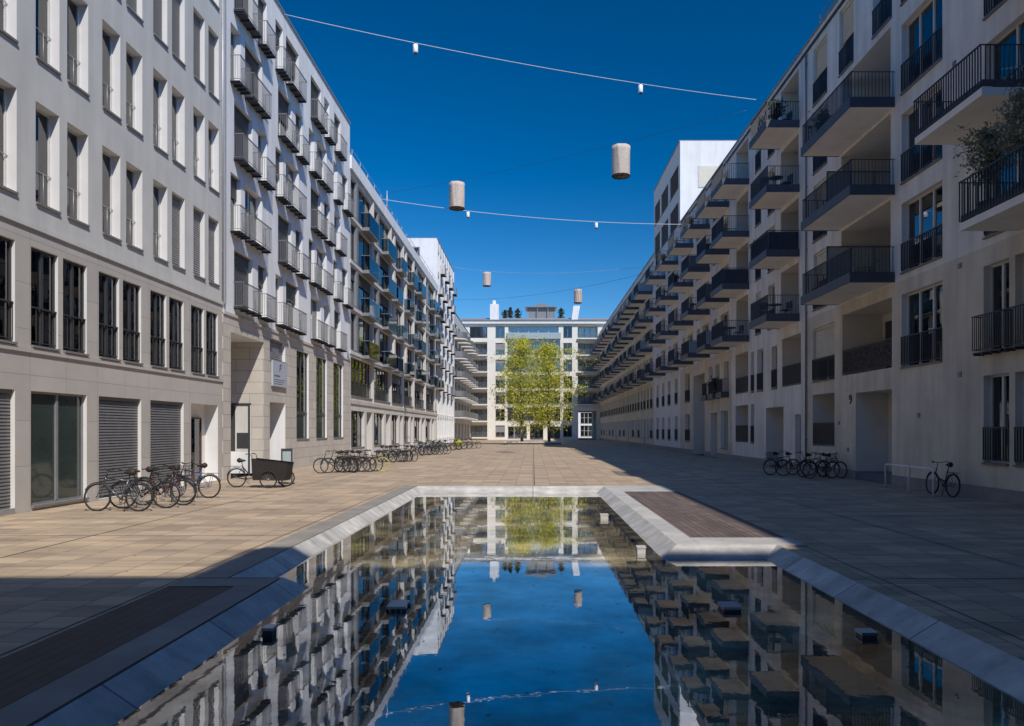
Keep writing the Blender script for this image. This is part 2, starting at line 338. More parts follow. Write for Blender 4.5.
# ------------------------------------------------------------------ building kit (local: x along the facade, -y outward, z up)
cache = {}
def cached(key, fn):
    if key not in cache: cache[key] = fn()
    return cache[key]
class Bld:
    def __init__(s, name, label, side, Ya, Yb, H, depth=12.0, X=None, cat='building', group=None):
        s.L = Yb-Ya; s.H = H; s.D = depth; s.side = side; s.Ya = Ya; s.Yb = Yb; s.ops = []; s.seed = random.Random(int(Ya*10)+7)
        if side == 'L': loc, rz = (-12.3, Ya, 0), PI/2
        elif side == 'R': loc, rz = (13.0, Yb, 0), -PI/2
        elif side == 'F': loc, rz = (Ya, X, 0), 0
        else: loc, rz = (Yb, X, 0), PI
        s.root = thing(name, label, cat, loc, rz, group)
    def u(s, a, b):   # world range along the street -> local x range
        if s.side in 'LF': return a-s.Ya, b-s.Ya
        return s.Yb-b, s.Yb-a
    def opening(s, x0, x1, z0, z1, d=.3, back=None): s.ops.append((x0, x1, z0, z1, d, back))
    def walls(s, bands, reveal=None, back_open=False, floors=(), base_x=0):
        """bands: (z0, z1, material, proud)"""
        mats = [b[2] for b in bands]; nb = len(mats)
        for bi, (z0, z1, m, proud) in enumerate(bands):
            xs = sorted({0, s.L, *[min(max(o[0], 0), s.L) for o in s.ops], *[min(max(o[1], 0), s.L) for o in s.ops]})
            zs = sorted({z0, z1, *[v for o in s.ops for v in (o[2], o[3]) if z0 < v < z1]})
            mb = MB()
            for k in range(len(zs)-1):
                zc = (zs[k]+zs[k+1])/2; run = None
                for i in range(len(xs)-1):
                    xc = (xs[i]+xs[i+1])/2
                    hole = any(o[0] < xc < o[1] and o[2] < zc < o[3] for o in s.ops)
                    if not hole:
                        if run is None: run = xs[i]
                    if hole and run is not None:
                        mb.quad([(run,-proud,zs[k]),(xs[i],-proud,zs[k]),(xs[i],-proud,zs[k+1]),(run,-proud,zs[k+1])]); run = None
                if run is not None: mb.quad([(run,-proud,zs[k]),(s.L,-proud,zs[k]),(s.L,-proud,zs[k+1]),(run,-proud,zs[k+1])])
            for (a, b, c, d, dep, back) in s.ops:
                if c >= z1 or d <= z0: continue
                c_, d_ = max(c, z0), min(d, z1); y0, y1 = -proud, dep
                mb.quad([(a,y0,c_),(a,y0,d_),(a,y1,d_),(a,y1,c_)], 1); mb.quad([(b,y0,c_),(b,y1,c_),(b,y1,d_),(b,y0,d_)], 1)
                if c >= z0: mb.quad([(a,y0,c),(a,y1,c),(b,y1,c),(b,y0,c)], 1)
                if d <= z1: mb.quad([(a,y0,d),(b,y0,d),(b,y1,d),(a,y1,d)], 1)
                if back: mb.quad([(a,y1,c_),(b,y1,c_),(b,y1,d_),(a,y1,d_)], 1)
            mb.quad([(0,-proud,z0),(0,-proud,z1),(0,s.D,z1),(0,s.D,z0)]); mb.quad([(s.L,-proud,z0),(s.L,s.D,z0),(s.L,s.D,z1),(s.L,-proud,z1)])
            if not back_open: mb.quad([(0,s.D,z0),(0,s.D,z1),(s.L,s.D,z1),(s.L,s.D,z0)])
            if proud > 0: mb.quad([(0,-proud,z1),(s.L,-proud,z1),(s.L,0,z1),(0,0,z1)])
            obj('wall', mb, [m, reveal or m], s.root)
        mb = MB()
        mb.box(.02, s.L-.02, .02, s.D-.02, s.H-.5, s.H-.3)
        rf = obj('roof', mb, M['metal_roof'], s.root)
        mb = MB(); mb.box(-.0, s.L, -.07, .32, s.H+.003, s.H+.07); mb.box(0, .3, .33, s.D, s.H+.003, s.H+.07); mb.box(s.L-.3, s.L, .33, s.D, s.H+.003, s.H+.07)
        obj('parapet_cap', mb, M['metal_roof'], rf)
        # rooms seen through the glass
        deep = [o for o in s.ops if o[4] > .6]
        mb = MB(); yb = 3.2
        fl = list(floors)
        xs = [.05, s.L-.05]
        mb.quad([(.05,yb,.05),(s.L-.05,yb,.05),(s.L-.05,yb,s.H-.6),(.05,yb,s.H-.6)])
        for z in fl:
            segs = [(.05, s.L-.05)]
            for (a, b, c, d, dep, back) in deep:
                if c-.4 < z < d+.1 and not (abs(z-c) < .02 and False):
                    ns = []
                    for (p, q) in segs:
                        if b <= p or a >= q: ns.append((p, q)); continue
                        if a > p: ns.append((p, a-.02))
                        if b < q: ns.append((b+.02, q))
                    segs = ns
            for (p, q) in segs: mb.box(p, q, .42, yb-.02, z-.25, z-.03)
        x = 4.0
        while x < s.L-2:
            if not any(a-.15 < x < b+.15 for (a, b, c, d, dep, back) in s.ops if dep > .4 ): mb.box(x-.06, x+.06, .45, yb-.03, .1, s.H-.7)
            x += 4.2
        if not back_open: obj('interior', mb, M['room'], s.root)
    def strip(s, name, x0, x1, z0, z1, out_, m, y1=0.0):
        mb = MB(); mb.box(x0, x1, -out_, y1, z0, z1); return obj(name, mb, m, s.root)
    def window(s, x, z, w, h, y=.22, n=2, fm='light_frame', gm='window_glass', curtain=.5, blind=0, bm='blind_grey', transom=None, sill=True, name='window', side=None):
        w = round(w, 2); h = round(h, 2)
        def mk():
            t = .055; mb = MB()
            mb.box(0, t, 0, .07, 0, h); mb.box(w-t, w, 0, .07, 0, h); mb.box(t, w-t, 0, .07, 0, t); mb.box(t, w-t, 0, .07, h-t, h)
            for i in range(1, n): cx = w*i/n; mb.box(cx-.045, cx+.045, -.01, .068, t, h-t)
            if transom: 
                for i in range(n):
                    mb.box(w*i/n+.05, w*(i+1)/n-.05, .004, .065, transom-.03, transom+.03)
            return mb.mesh('window', M[fm])
        o = link(name, cached(('win', w, h, n, fm, transom), mk), s.root, (x, y, z))
        pm = cached(('pane', w, h, gm), lambda: MB().box(.04, w-.04, .034, .040, .04, h-.04).mesh('pane', M[gm]))
        link('pane', pm, o)
        if sill:
            sm = cached(('sill', w, round(y, 2)), lambda: MB().box(-.0, w, -.07-y, .0-.002, -.045, .012).mesh('sill', M['sill']))
            link('sill', sm, o)
        if blind > 0:
            bh = round(h*blind, 2)
            def mb_():
                q = MB(); z_ = h-.01; k = max(2, int(bh/.085)); st = bh/k
                q.box(.0, w, -.10, -.02, h-.10, h-.004)
                for i in range(k):
                    a = z_-.1-i*st*(1-.1/bh); b = a-st*(1-.1/bh)
                    q.quad([(.015,-.05,a),(.015,-.075,b+.012),(w-.015,-.075,b+.012),(w-.015,-.05,a)])
                    q.quad([(.015,-.075,b+.012),(.015,-.05,b),(w-.015,-.05,b),(w-.015,-.075,b+.012)])
                return q.mesh('blind', M[bm])
            link('blind', cached(('bl', w, h, bh, bm), mb_), o)
        if blind < .95 and s.seed.random() < curtain:
            sd = side if side is not None else s.seed.choice([0, 1]); fr = s.seed.choice([.25, .4, .5, .7])
            def cu():
                q = MB(); rng = []
                if sd == 3: rng.append((.06, w-.06))
                if sd in (0, 2): rng.append((.06, w*fr*(.6 if sd == 2 else 1)))
                if sd in (1, 2): rng.append((w-w*fr*(.6 if sd == 2 else 1), w-.06))
                for a, b in rng:
                    k = max(3, int((b-a)/.07)); px = None
                    for i in range(k+1):
                        xx = a+(b-a)*i/k; yy = .17+.025*(i % 2)
                        if px: q.quad([(px[0],px[1],.05),(xx,yy,.05),(xx,yy,h-.06),(px[0],px[1],h-.06)])
                        px = (xx, yy)
                return q.mesh('curtain', M['curtain'])
            link('curtain', cached(('cu', w, h, sd, fr), cu), o)
        return o
    def railing_mesh(s, w, h, p, m, gap=.11, bar=.008, dep=.02):
        """front railing of width w; if p>0 with two returns of depth p"""
        def mk():
            q = MB(); y = -p
            q.box(0, w, y-.025, y+.015, h-.035, h); q.box(0, w, y-.012, y+.006, .06, .085)
            k = int(w/gap)
            for i in range(k+1):
                x = .01+(w-.02)*i/k; q.box(x-bar, x+bar, y-.014, y-.014+dep, .05, h-.036)
            if p > .05:
                for x in (0, w-.02):
                    q.box(x, x+.02, y+.016, 0, h-.03, h-.002); q.box(x+.003, x+.017, y+.007, 0, .062, .083)
                    kk = max(1, int(p/gap))
                    for i in range(1, kk+1):
                        yy = y+p*i/(kk+.5); q.box(x+.010-dep/2, x+.010+dep/2, yy-bar, yy+bar, .05, h-.031)
            return q.mesh('railing', m)
        return cached(('rail', round(w, 2), h, round(p, 2), m.name, gap, bar, dep), mk)
    def juliet(s, x, z, w, h=1.0, y=.06, m='anthracite', parent=None, gap=.11, bar=.008):
        return link('railing', s.railing_mesh(w, h, 0, M[m], gap, bar), parent or s.root, (x, y, z))
    def balcony(s, x, z, w, p=1.6, kind='bars', rh=1.0, infill=None):
        w = round(w, 2)
        if kind == 'open':      # pale slab edge, bars down to the slab
            o = link('balcony', cached(('oslab', w, p), lambda: MB().box(0, w, -p, -.003, -.20, 0).mesh('balcony', M['soffit'])), s.root, (x, 0, z))
            link('railing', s.railing_mesh(w, 1.12, p+.02, M['anthracite'], .12, .009, .03), o, (0, 0, -.02))
            def kb():
                q = MB(); q.box(0, w, -p+.02, -p+.04, .03, .2); q.box(.0, .02, -p+.05, -.01, .03, .2); q.box(w-.02, w, -p+.05, -.01, .03, .2); return q.mesh('kick_board', M['fascia'])
            link('kick_board', cached(('kb', w, p), kb), o); return o
        if kind == 'bars':      # cream slab with dark fascia
            me = cached(('slab', w, p), lambda: MB().box(.0, w, -p, -.003, -.20, -.0).mesh('balcony', M['soffit']))
            o = link('balcony', me, s.root, (x, 0, z))
            if infill:
                def inf():
                    q = MB(); q.box(.03, w-.03, -p+.085, -p+.10, .16, rh); q.box(.03, .045, -p+.11, -.05, .16, rh); q.box(w-.045, w-.03, -p+.11, -.05, .16, rh); return q.mesh('infill_panel', M[infill])
                link('infill_panel', cached(('inf', w, p, infill), inf), o)
            def fa():
                q = MB(); q.box(-.03, w+.03, -p-.03, -p-.003, -.22, .14); q.box(-.03, -.003, -p-.003, -.006, -.22, .14); q.box(w+.003, w+.03, -p-.003, -.006, -.22, .14); return q.mesh('fascia', M['fascia'])
            link('fascia', cached(('fas', w, p), fa), o)
            link('railing', s.railing_mesh(w, rh, p-.05, M['anthracite'], .12, .007, .03), o, (0, 0, .08))
        elif kind == 'steel':
            def sl():
                q = MB(); q.box(0, w, -p, -.003, -.08, -.05)
                for i in range(4): xx = .06+(w-.16)*i/3; q.box(xx, xx+.045, -p-.01, -.003, -.14, -.082)
                return q.mesh('balcony', M['anthracite'])
            o = link('balcony', cached(('ssl', w, p), sl), s.root, (x, 0, z))
            link('railing', s.railing_mesh(w, 1.05, p, M['steel'], .10, .006, .014), o, (0, 0, -.05))
        elif kind == 'glass':
            def sl():
                q = MB(); q.box(0, w, -p, -.003, -.24, -.02); return q.mesh('balcony', M['grey_frame'])
            o = link('balcony', cached(('gsl', w, p), sl), s.root, (x, 0, z))
            def gl():
                q = MB(); q.box(.0, w, -p-.02, -p-.008, -.12, 1.0); q.box(0, .012, -p-.007, -.01, -.12+.13, 1.0); q.box(w-.012, w, -p-.007, -.01, .01, 1.0)
                return q.mesh('glass_panel', M['blue_glass'])
            link('glass_panel', cached(('ggl', w, p), gl), o)
            def hr():
                q = MB(); q.box(-.01, w+.01, -p-.03, -p+.01, 1.003, 1.04); q.box(-.01, .03, -p+.012, -.01, 1.003, 1.04); q.box(w-.03, w+.01, -p+.012, -.01, 1.003, 1.04)
                for i in range(4):
                    xx = .01+(w-.05)*i/3; q.box(xx, xx+.03, -p-.006, -p+.02, -.02, 1.0)
                return q.mesh('handrail', M['grey_frame'])
            link('handrail', cached(('ghr', w, p), hr), o)
        elif kind == 'round':
            def sl(z0, z1, off, nm, m, wall=False):
                q = MB(); n = 14; pts = [(w/2-w/2*math.cos(PI*i/n)*(1+off), -p*math.sin(PI*i/n)**.6*(1+off)) for i in range(n+1)]
                for i in range(n):
                    a, b = pts[i], pts[i+1]; q.quad([(a[0],a[1],z0),(b[0],b[1],z0),(b[0],b[1],z1),(a[0],a[1],z1)])
                    if wall: q.quad([(a[0],a[1]+.04,z1),(b[0],b[1]+.04,z1),(b[0],b[1]+.04,z0),(a[0],a[1]+.04,z0)]); q.quad([(a[0],a[1],z1),(b[0],b[1],z1),(b[0],b[1]+.04,z1),(a[0],a[1]+.04,z1)])
                if not wall:
                    q.quad([(a[0],a[1],z0) for a in pts][::-1]); q.quad([(a[0],a[1],z1) for a in pts])
                return q.mesh(nm, m)
            o = link('balcony', cached(('rsl', w, p), lambda: sl(-.22, 0, 0, 'balcony', M['pale_render'])), s.root, (x, -.003, z))
            link('railing', cached(('rrl', w, p), lambda: sl(.12, 1.0, -.02, 'railing', M['steel'], True)), o)
        return o

# ================================================================== LEFT ROW
# ---- grey office block
b = Bld('office_block', 'grey rendered office block with rows of tall narrow windows, nearest on the sunlit left side', 'L', -8.5, 29.3, 22.0)
bays = [17.85+2.83*k for k in range(-9, 4)]
plan = []
for bi, Y in enumerate(bays):
    near = Y+.28; far = Y+2.55
    if far > 29.25: far = 29.0
    x0, x1 = b.u(near, far)
    if x0 < 0: continue
    k = bi-9
    b.opening(x0, x1, .02 if k != 0 else .12, 2.95, .30 if k != 3 else .5, k == 3)
    mid = (x0+x1)/2
    b.opening(x0, mid-.10, 4.06, 6.5, .30); b.opening(mid+.10, x1, 4.06, 6.5, .30)
    plan.append((k, x0, x1, mid))
rows = [7.62, 11.22, 14.82, 18.42]
W = []
for Y in bays:
    for off in (.42, 1.66):
        x0, x1 = b.u(Y+off, Y+off+.92)
        if x0 < 0 or Y+off+.92 > 29.1: continue
        for r, z in enumerate(rows): b.opening(x0, x1, z, z+2.5, .30); W.append((Y, off, r, x0, x1, z))
b.walls([(0, 7.0, M['grey_stone'], .0), (7.0, 22.0, M['grey_render'], .02)], M['reveal'], floors=(3.9, 7.3, 10.9, 14.5, 18.1))
for k, x0, x1, mid in plan:
    if k == 3:
        b.window(x0+.7, .05, 1.1, 2.4, y=.42, n=1, fm='brown_wood', curtain=0, sill=False, name='door')
    elif k == 0:
        b.window(x0, .12, x1-x0, 2.83, y=.1, n=2, fm='grey_frame', gm='green_film', curtain=.0, sill=True, name='glass_door')
    elif k % 3 == 0 and k < 0:
        b.window(x0, .02, x1-x0, 2.93, y=.1, n=2, fm='grey_frame', gm='green_film', curtain=.5, sill=False)
    else:
        b.window(x0, .02, x1-x0, 2.93, y=.17, n=2, fm='dark_frame', curtain=0, blind=.97, bm='blind_mid', sill=False)
    for a, c in ((x0, mid-.10), (mid+.10, x1)):
        o = b.window(a, 4.06, c-a, 2.44, y=.08, n=2, fm='dark_frame', curtain=.95, side=b.seed.choice([0, 1, 3]))
        link('railing', b.railing_mesh(round(c-a, 2), .95, 0, M['dark_frame'], .22, .006), o, (0, -.025, .03))
for (Y, off, r, x0, x1, z) in W:
    bl = 0
    if r == 0 and Y > 25: bl = .97
    if r == 0 and 22.5 < Y < 25 and off > 1: bl = .97
    if r == 2 and Y > 17.5: bl = .97 if random.random() < .8 else .7
    if r == 3: bl = random.choice([0, .97, .5])
    o = b.window(x0, z, x1-x0, 2.5, y=.22, n=1, fm='light_frame', curtain=.9, blind=bl, side=3)
    if bl == 0:
        rm = cached('safetybars', lambda: MB().tube([(0,0,.9),(.92,0,.9)], .010).tube([(.62,0,0),(.62,0,.9)], .008).mesh('safety_rail', M['galvanised']))
        link('safety_rail', rm, o, (0, -.02, 0))
b.strip('string_course', 0, b.L, 6.93, 7.06, .05, M['grey_render'])
b.strip('string_course', 0, b.L, 3.88, 4.0, .045, M['grey_stone'])
b.strip('plinth', 0, b.u(17.5, 17.5)[0], .0, .14, .05, M['plinth_stone'])
q = MB(); q.tube([(b.L-.10, -.06, 7.1), (b.L-.10, -.06, 21.9)], .035, 8)
for z in (9, 12, 15, 18, 21): q.box(b.L-.15, b.L-.05, -.06, -.02, z, z+.05)
obj('drainpipe', q, M['galvanised'], b.root)

# ---- white block with small steel balconies over a stone base
b = Bld('balcony_block', 'white rendered apartment block with small steel balconies over a beige stone base, left side', 'L', 29.3, 49.7, 22.5)
u = lambda a, c: b.u(a, c)
pa, pb_ = u(30.04, 33.8)
b.opening(pa, pb_, .0, 5.97, 1.6, True)
da, db = u(34.5, 36.66)
b.opening(da, db, 5.3, 6.3, .3); b.opening(da, db, 0.0, 3.3, 1.5, True)
tall = [(38.4, 40.5), (41.9, 44.05), (45.5, 47.8)]
for a, c in tall: b.opening(*u(a, c), 1.5, 6.15, .3)
fl = [7.0+3.05*i for i in range(5)]
groups = [30.1, 35.35, 40.6, 45.5]
items = []
for gi, g in enumerate(groups):
    for fi, z in enumerate(fl):
        alt = (fi+gi) % 2
        if gi == 3: lay = [(0.3, 1.5)] if alt else [(.1, .9), (2.2, 1.4)]
        elif alt: lay = [(0.0, 1.05), (1.5, 2.0)]
        else: lay = [(.35, 2.0), (3.0, 1.1)]
        for off, w_ in lay:
            x0 = g-29.3+off; b.opening(x0, x0+w_, z, z+2.45, .32); items.append((x0, z, w_))
b.walls([(0, 6.65, M['beige_stone'], .03), (6.65, 22.5, M['white_render'], 0)], M['white_render'], floors=fl[0:]+[3.5])
for x0, z, w_ in items:
    b.window(x0, z, w_, 2.45, y=.24, n=2 if w_ > 1.3 else 1, fm='light_frame', curtain=.6, blind=b.seed.choice([0, 0, .35, .5, .97]) , bm='blind_dark', sill=False)
    b.balcony(x0-.06, z+.08, w_+.12, .40, 'steel')
for a, c in tall:
    x0, x1 = u(a, c)
    b.window(x0, 1.5, x1-x0, 1.3, y=.08, n=1, fm='green_frame', gm='green_film', curtain=0)
    b.window(x0, 2.92, x1-x0, 3.23, y=.08, n=2, fm='green_frame', curtain=1, sill=False)
    q = MB(); q.box(x0, x1, .06, .2, 2.8, 2.92); obj('spandrel', q, M['green_frame'], b.root)
b.window(da, 5.3, db-da, 1.0, y=.2, n=1, blind=.97, fm='dark_frame', curtain=0)
# far wall of the portal has a doorway into a white lobby
q = MB()
q.box(pb_-.06, pb_-.004, -.03, .55, 0, 5.96); q.box(pb_-.06, pb_-.004, .55, 1.59, 3.2, 5.96)
obj('portal_wall', q, brick_mat('beige_stone_side', (.56,.51,.44), (.50,.455,.40), (.27,.24,.21), 1.25, .52, .012, axes='yz', var=.1), b.root)
q = MB(); q.box(pb_-.055, pb_-.006, .552, 1.58, .0, 1.0); obj('lobby_panel', q, M['white_render'], b.root)
q = MB(); q.box(pb_-.056, pb_-.007, 1.30, 1.58, 1.002, 3.09); obj('doorway_painted_shade', q, M['dark_frame'], b.root)  # solid dark panel, paints the shade of the opening beside the door
q = MB(); q.box(pb_-.09, pb_-.057, .60, .68, .0, 3.19); q.box(pb_-.09, pb_-.057, .68, 1.58, 3.1, 3.19); q.box(pb_-.08, pb_-.06, .68, 1.2, 1.15, 1.85); o = obj('doorway', q, M['dark_frame'], b.root)
q = MB(); q.box(pb_-.058, pb_-.008, .69, 1.28, 1.0, 3.1); obj('door_panel', q, M['pale_render'], o)
q = MB(); q.box(da+.1, db-.03, 1.46, 1.49, .05, 2.3); obj('door', q, M['grey_frame'], b.root)
b.strip('string_course', 0, b.L, 6.6, 6.72, .08, M['beige_stone'])
b.strip('downpipe', .05, .14, 7.0, 22.4, .1, M['galvanised'])
# hanging panel sign
sg = thing('wall_sign', 'pale grey wall sign with a small dark emblem above the doorway in the stone base', 'sign', (-12.3+.06, 34.6, 4.05), PI/2)
q = MB(); q.box(0, 2.0, -.08, 0, 0, 1.2); obj('sign_panel', q, M['sign_grey'], sg)
q = MB()
q.quad([(.88,-.083,.72),(.98,-.083,.74),(1.06,-.083,1.08),(.93,-.083,1.04)]); q.quad([(1.07,-.083,.98),(1.2,-.083,1.02),(1.2,-.083,1.09),(1.09,-.083,1.09)]); q.quad([(1.04,-.083,.84),(1.15,-.083,.88),(1.15,-.083,.94),(1.06,-.083,.92)])
for i, (z, w_) in enumerate(((.46, .75), (.30, 1.5), (.20, 1.35), (.10, 1.1))):
    x = .2
    rr = random.Random(i)
    while x < .2+w_:
        d = rr.uniform(.03, .08); q.quad([(x,-.083,z),(x+d,-.083,z),(x+d,-.083,z+(.075 if i == 0 else .035)),(x,-.083,z+(.075 if i == 0 else .035))]); x += d+.02
obj('lettering', q, M['ink'], sg)

# ---- dark-glazed block
b = Bld('glazed_block', 'long apartment block with dark window bands, blue glass balconies and pale floor bands, left side', 'L', 49.7, 94.8, 20.5)
fz = [4.2, 7.3, 10.35, 13.4, 16.45]
bay_list = []
Yc = 49.95
k = 0
while Yc < 93:
    wd = 6.6 if k % 6 in (0, 1) else (5.6 if k % 6 in (2, 3) else 7.6)
    if Yc+wd > 94.6: wd = 94.5-Yc
    bay_list.append((k, Yc, Yc+wd)); Yc += wd+.55; k += 1
ops = []
for k, a, c in bay_list:
    x0, x1 = u(a, c) if False else b.u(a, c)
    for fi, z in enumerate(fz): b.opening(x0, x1, z+.12, z+2.75, .35)
    # ground floor: window, entrance niche
    gm = x0+(x1-x0)*.6
    b.opening(x0, gm, .75, 3.3, .3); b.opening(gm+.7, x1, .02, 3.3, 1.3, True)
b.walls([(0, 3.95, M['pale_render'], .03), (3.95, 20.5, M['pale_render'], 0)], M['pale_render'], floors=fz)
for k, a, c in bay_list:
    x0, x1 = b.u(a, c); beige = k % 6 in (2, 3); wd = x1-x0
    fm = 'dark_frame'
    for fi, z in enumerate(fz):
        n = 6 if fi == 0 else 4
        o = b.window(x0, z+.12, wd, 2.63, y=.22, n=n, fm=fm, curtain=.85, blind=(b.seed.choice([0, 0, .3])), bm='blind_dark')
        if fi == 0: link('railing', b.railing_mesh(round(wd, 2), .95, 0, M['dark_frame'], .25, .01), o, (0, -.1, .03))
        # panels between window leaves
        q = MB(); 
        if fi > 0:
            q.box(x0+wd*.25, x0+wd*.25+.55, .0, .2, z+.12, z+2.75)
            obj('shutter_panel', q, M['warm_reveal'] if beige else M['grey_frame'], b.root)
            if beige: b.balcony(x0+.2 if fi % 2 else x0+wd-3.2, z+.02, 2.6, .55, 'glass')
            else: b.balcony(x0+wd*.45 if k % 6 != 4 else x0+wd*.15, z+.02, 3.3, .6, 'glass')
    gm = x0+wd*.6
    b.window(x0, .75, gm-x0, 2.55, y=.2, n=3, fm='dark_frame', curtain=.8)
    q = MB(); q.box(gm+.9, gm+1.9, 1.26, 1.29, .03, 2.3); obj('door', q, M['dark_frame'], b.root)
q = MB()
for k, a, c in bay_list[:-1]:
    x = b.u(c, c)[0]; q.box(x+.15, x+.40, -.08, -.002, 4.0, 20.0)
obj('pilasters', q, M['pale_render'], b.root)
for z in fz[1:]:
    b.strip('floor_band', 0, b.L, z-.18, z+.05, .06, M['pale_render'])
b.strip('eaves_band', 0, b.L, 19.55, 20.45, .14, M['white_render'])
b.strip('floor_band', 0, b.L, 3.75, 4.0, .1, M['beige_stone'])
q = MB()
for i in range(19): q.tube([(1+i*2.4, .1, 20.57), (1+i*2.4, .1, 21.2)], .025, 5)
q.tube([(1, .1, 21.2), (1+18*2.4, .1, 21.2)], .02, 5)
obj('roof_rail', q, M['galvanised'], b.root)
q = MB(); q.tube([(13.9, .25, 20.5), (13.9, .25, 22.5)], .05, 6); obj('cable_mast', q, M['galvanised'], b.root)

# ---- white tower block
b = Bld('tower_block', 'taller white apartment block with a bright gridded facade rising above the left row', 'L', 94.8, 115, 26.5, 14)
fz = [.9]+[4.0+3.1*i for i in range(7)]
cols = [95.6+2.42*i for i in range(8)]
for ci, Y in enumerate(cols):
    x0 = Y-94.8
    for fi, z in enumerate(fz): b.opening(x0, x0+1.5, z, z+(2.5 if fi else 2.6), .45)
b.walls([(0, 26.5, M['white_render'], 0)], M['white_render'], floors=fz[1:])
for ci, Y in enumerate(cols):
    x0 = Y-94.8
    for fi, z in enumerate(fz):
        b.window(x0, z, 1.5, 2.5 if fi else 2.6, y=.35, n=2, fm='grey_frame', curtain=.6, sill=False)
        if fi > 0 and (ci+fi) % 2 == 0 and fi > 1: b.balcony(x0-.1, z+.05, 1.9, .6, 'steel')
q = MB()
for i in range(9): q.box(.25+i*2.42, .5+i*2.42, -.07, -.002, 0, 26.3)
obj('pilasters', q, M['white_render'], b.root)
# window in the end wall above the lower roof
o = link('window', cached('towerwin', lambda: MB().box(-.05,-.002,2.2,4.6,0,2.8).mesh('window', M['grey_frame'])), b.root, (0, 0, 22.6))
link('pane', cached('towerpane', lambda: MB().box(-.065,-.052,2.35,4.45,.12,2.68).mesh('pane', M['blue_glass'])), o)

# ---- rounded balconies
b = Bld('round_balcony_block', 'far left apartment block with stacked rounded balconies next to the end building', 'L', 115, 143.9, 20.4)
fz = [4.0+3.1*i for i in range(5)]
for i in range(5):
    x0 = 1.4+i*5.6
    b.opening(x0, x0+3.2, .1, 3.0, .3)
    for z in fz: b.opening(x0, x0+3.2, z, z+2.4, .3)
b.walls([(0, 20.4, M['pale_render'], 0)], M['pale_render'], floors=fz)
for i in range(5):
    x0 = 1.4+i*5.6
    b.window(x0, .1, 3.2, 2.9, n=3, fm='grey_frame', sill=False)
    for z in fz:
        b.window(x0, z, 3.2, 2.4, n=3, fm='grey_frame', curtain=.6, sill=False)
        b.balcony(x0-.4, z-.02, 4.0, 1.9, 'round')

# ================================================================== RIGHT ROW
FL = [7.5, 10.65, 13.8, 16.95]
def bars_window(b, Ya, Yb, z, h, n=2, rail=1.0, blind=0, bm='blind_cream', fm='light_frame', y=.2, curtain=.5, name='window', rproud=.05):
    x0, x1 = b.u(Ya, Yb)
    o = b.window(x0, z, x1-x0, h, y=y, n=n, fm=fm, blind=blind, bm=bm, curtain=curtain, name=name, sill=True)
    if rail: link('railing', b.railing_mesh(round(x1-x0, 2), rail, 0, M['anthracite'], .11, .007, .035), o, (0, -y-rproud+.03, .03))
    return o
def loggia(b, Ya, Yb, z0, z1, dep=1.5, rail=1.0, dark=False):
    x0, x1 = b.u(Ya, Yb)
    o = b.window(x0+.25, z0+.02, x1-x0-.7, min(2.25, z1-z0-.2), y=dep-.08, n=2, fm='light_frame', curtain=.4, sill=False, name='balcony_door')
    if rail: link('railing', b.railing_mesh(round(x1-x0, 2), rail, 0, M['anthracite'], .085, .016 if dark else .01), b.root, (x0, .02, z0+.02))

# ---- nearest house
b = Bld('near_apartment_house', 'shaded apartment house with long dark balconies and warm lower wall, nearest on the right side', 'R', -4.9, 35.2, 20.25)
R1 = b
def op(a, c, z0, z1, d=.25, back=None): b.opening(*b.u(a, c), z0, z1, d, back)
op(31.9, 34.4, 1.25, 3.6, 1.2, True); op(26.8, 29.8, 0, 3.47, 1.3, True)
op(31.9, 34.4, 4.2, 6.65, .25); op(26.8, 31.1, 4.25, 6.8, 1.7, True); op(23.5, 26.1, 4.18, 6.75)
nears = [(20.2, 21.35), (18.75, 19.95), (13.5, 14.65), (9.5, 10.65), (5, 6.15), (.5, 1.65)]
for a, c in nears: op(a, c, 1.04, 3.55); op(a, c, 4.24, 6.7)
for fi, z in enumerate(FL):
    op(23.5, 26.1, z, z+2.45)
    if fi < 3: op(26.9, 31.2, z, z+2.85, 2.4, True)
    else: op(26.8, 28.3, z, z+2.75); op(30.0, 31.4, z, z+2.75)
    op(32.7, 34.3, z, z+2.6)
    for a in (19.6, 15.2, 10.5, 6, 1.5): op(a-.6, a+1.7, z, z+2.4)
b.walls([(0, 7.25, M['warm_render'], 0), (7.25, 20.25, M['cool_render'], 0)], M['warm_reveal'], floors=[4.2]+FL)
bars_window(b, 31.9, 34.4, 4.2, 2.45, 2, 1.0, .62, 'blind_cream')
bars_window(b, 23.5, 26.1, 4.18, 2.57, 3, 1.05, 0, curtain=1)
loggia(b, 31.9, 34.4, 1.25, 3.6, 1.2, 1.05, True); loggia(b, 26.8, 31.1, 4.25, 6.8, 1.7, 1.05, False)
x0, x1 = b.u(26.85, 31.05); q = MB(); q.box(x0, x1, .08, .09, 4.32, 5.22); obj('patterned_screen', q, M['patterned'], b.root)
for a, c in nears:
    bars_window(b, a, c, 1.04, 2.51, 2, 1.0); o = bars_window(b, a, c, 4.24, 2.46, 2, 0)
    o = b.balcony(b.u(a, c)[0]-.08, 4.26, c-a+.16, .28, 'steel')
    for ch in o.children: ch.data = b.railing_mesh(round(c-a+.16, 2), 1.05, .28, M['anthracite'], .10, .010)
